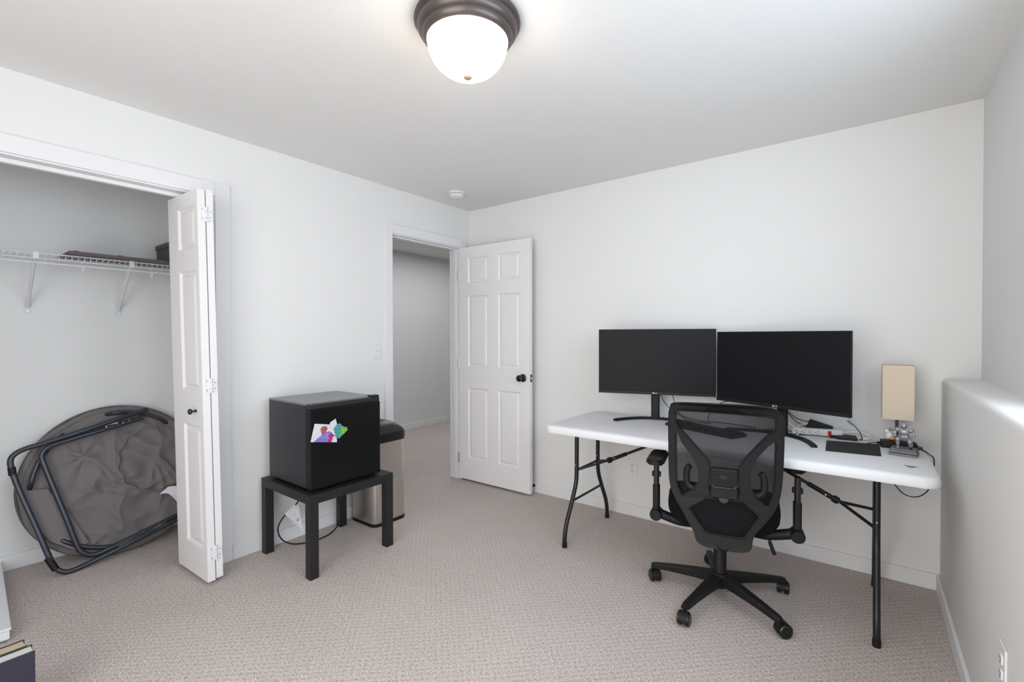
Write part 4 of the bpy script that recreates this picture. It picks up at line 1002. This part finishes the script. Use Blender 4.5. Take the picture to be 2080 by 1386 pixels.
bfr = cobj('back_frame', backbend(plate2d(v2(O), [v2(HA), v2(HB), v2(HC), v2(HD)], 0.026, 0.005)), M_black, label='black plastic frame with crossed struts')
bm = BM(); nx_, nz_ = 24, 30
Op = v2(O, 3)
def in_poly(x, z, P):
    c = False
    for i in range(len(P)):
        x1, z1 = P[i]; x2, z2 = P[i-1]
        if (z1 > z) != (z2 > z) and x < (x2-x1)*(z-z1)/(z2-z1)+x1: c = not c
    return c
inner = [(cxm+(a-cxm)*0.95, 0.66+(b-0.66)*0.96) for a, b in Op]
mv = [bm.verts.new((a, 0.010, b)) for a, b in inner]
bm.faces.new(mv)
bmesh.ops.triangulate(bm, faces=bm.faces)
bmesh.ops.subdivide_edges(bm, edges=bm.edges, cuts=5, use_grid_fill=True)
cobj('back_mesh', backbend(bm), M_mesh, label='see-through black mesh')
# lumbar unit in the centre
lb = cobj('lumbar_unit', box(-0.036, 0.074, -0.262, -0.232, 0.575, 0.706, 0.004), M_black)
bm = BM()
for i in range(5): abox(bm, -0.032, 0.070, -0.2665, -0.2615, 0.640+i*0.012, 0.646+i*0.012, 0.001, 1)
cobj('rib', bm, M_black, lb)
cobj('window_slot', box(0.004, 0.032, -0.2672, -0.2615, 0.662, 0.680), M_slot, lb)
cobj('slider_bar', tube(spline([(-0.030, -0.268, 0.640), (-0.022, -0.270, 0.627), (0.0, -0.271, 0.626), (0.040, -0.271, 0.627), (0.062, -0.270, 0.628), (0.069, -0.268, 0.641)], 4), 0.0035, 8), M_blackgl, lb, smooth=True)
cobj('logo_button', lathe([(0.020, -0.256), (0.019, -0.260), (0.0005, -0.261)], (0.018, 0, 0.574), 24, 'y'), mat('grey_plastic', (52, 52, 55), 0.4), lb, smooth=True)
for sx_, cxx in ((-1, -0.108), (1, 0.148)):
    pts = [(cxx+0.018*sx_*0.9, -0.238, 0.700), (cxx+0.028*sx_, -0.236, 0.680), (cxx+0.030*sx_, -0.236, 0.640), (cxx+0.022*sx_, -0.236, 0.610), (cxx+0.000*sx_, -0.238, 0.598)]
    cobj('lumbar_grip', tube(spline(pts, 5), 0.014, 10), M_black, smooth=True)
# lower connector from back frame to the mechanism
bm = BM()
atube(bm, spline([(0.018, -0.245, 0.372), (0.015, -0.215, 0.350), (0.008, -0.14, 0.348)], 5), 0.030, 12)
cobj('back_support', bm, M_black, smooth=True)
# armrests
for sg in (-1, 1):
    X = 0.012+sg*0.315
    ar = cobj('armrest', (lambda b: (atube(b, spline([(0.010+sg*0.14, -0.005, 0.352), (0.010+sg*0.20, -0.005, 0.350), (X-sg*0.035, -0.005, 0.368), (X-sg*0.01, -0.005, 0.378)], 4), 0.024, 12), b)[1])(BM()), M_black, smooth=True)
    bm = BM(); alathe(bm, [(0.027, -0.040), (0.030, -0.034), (0.030, 0.030), (0.026, 0.036)], (X, 0, 0.372), 20, 'y')
    bm.transform(Matrix.Translation((0, -0.005, 0)))
    cobj('arm_joint', bm, M_black, ar, smooth=True)
    cobj('arm_post', prism(rrect(X-0.0165, X+0.0165, -0.030, 0.020, 0.010, 4), 0.372, 0.520, 'z'), M_black, ar, smooth=True)
    cobj('arm_slider', prism(rrect(X-0.0125, X+0.0125, -0.024, 0.014, 0.008, 4), 0.515, 0.640, 'z'), M_blackmetal, ar, smooth=True)
    cobj('arm_button', box(X-0.022, X+0.022, -0.018, 0.006, 0.565, 0.590, 0.004), M_black, ar)
    cobj('arm_pad', prism(rrect(X-0.045, X+0.045, (-0.085 if sg < 0 else 0.045), (0.160 if sg < 0 else 0.280), 0.035, 8), 0.638, 0.668, 'z', 0.009), M_black, ar, smooth=True)
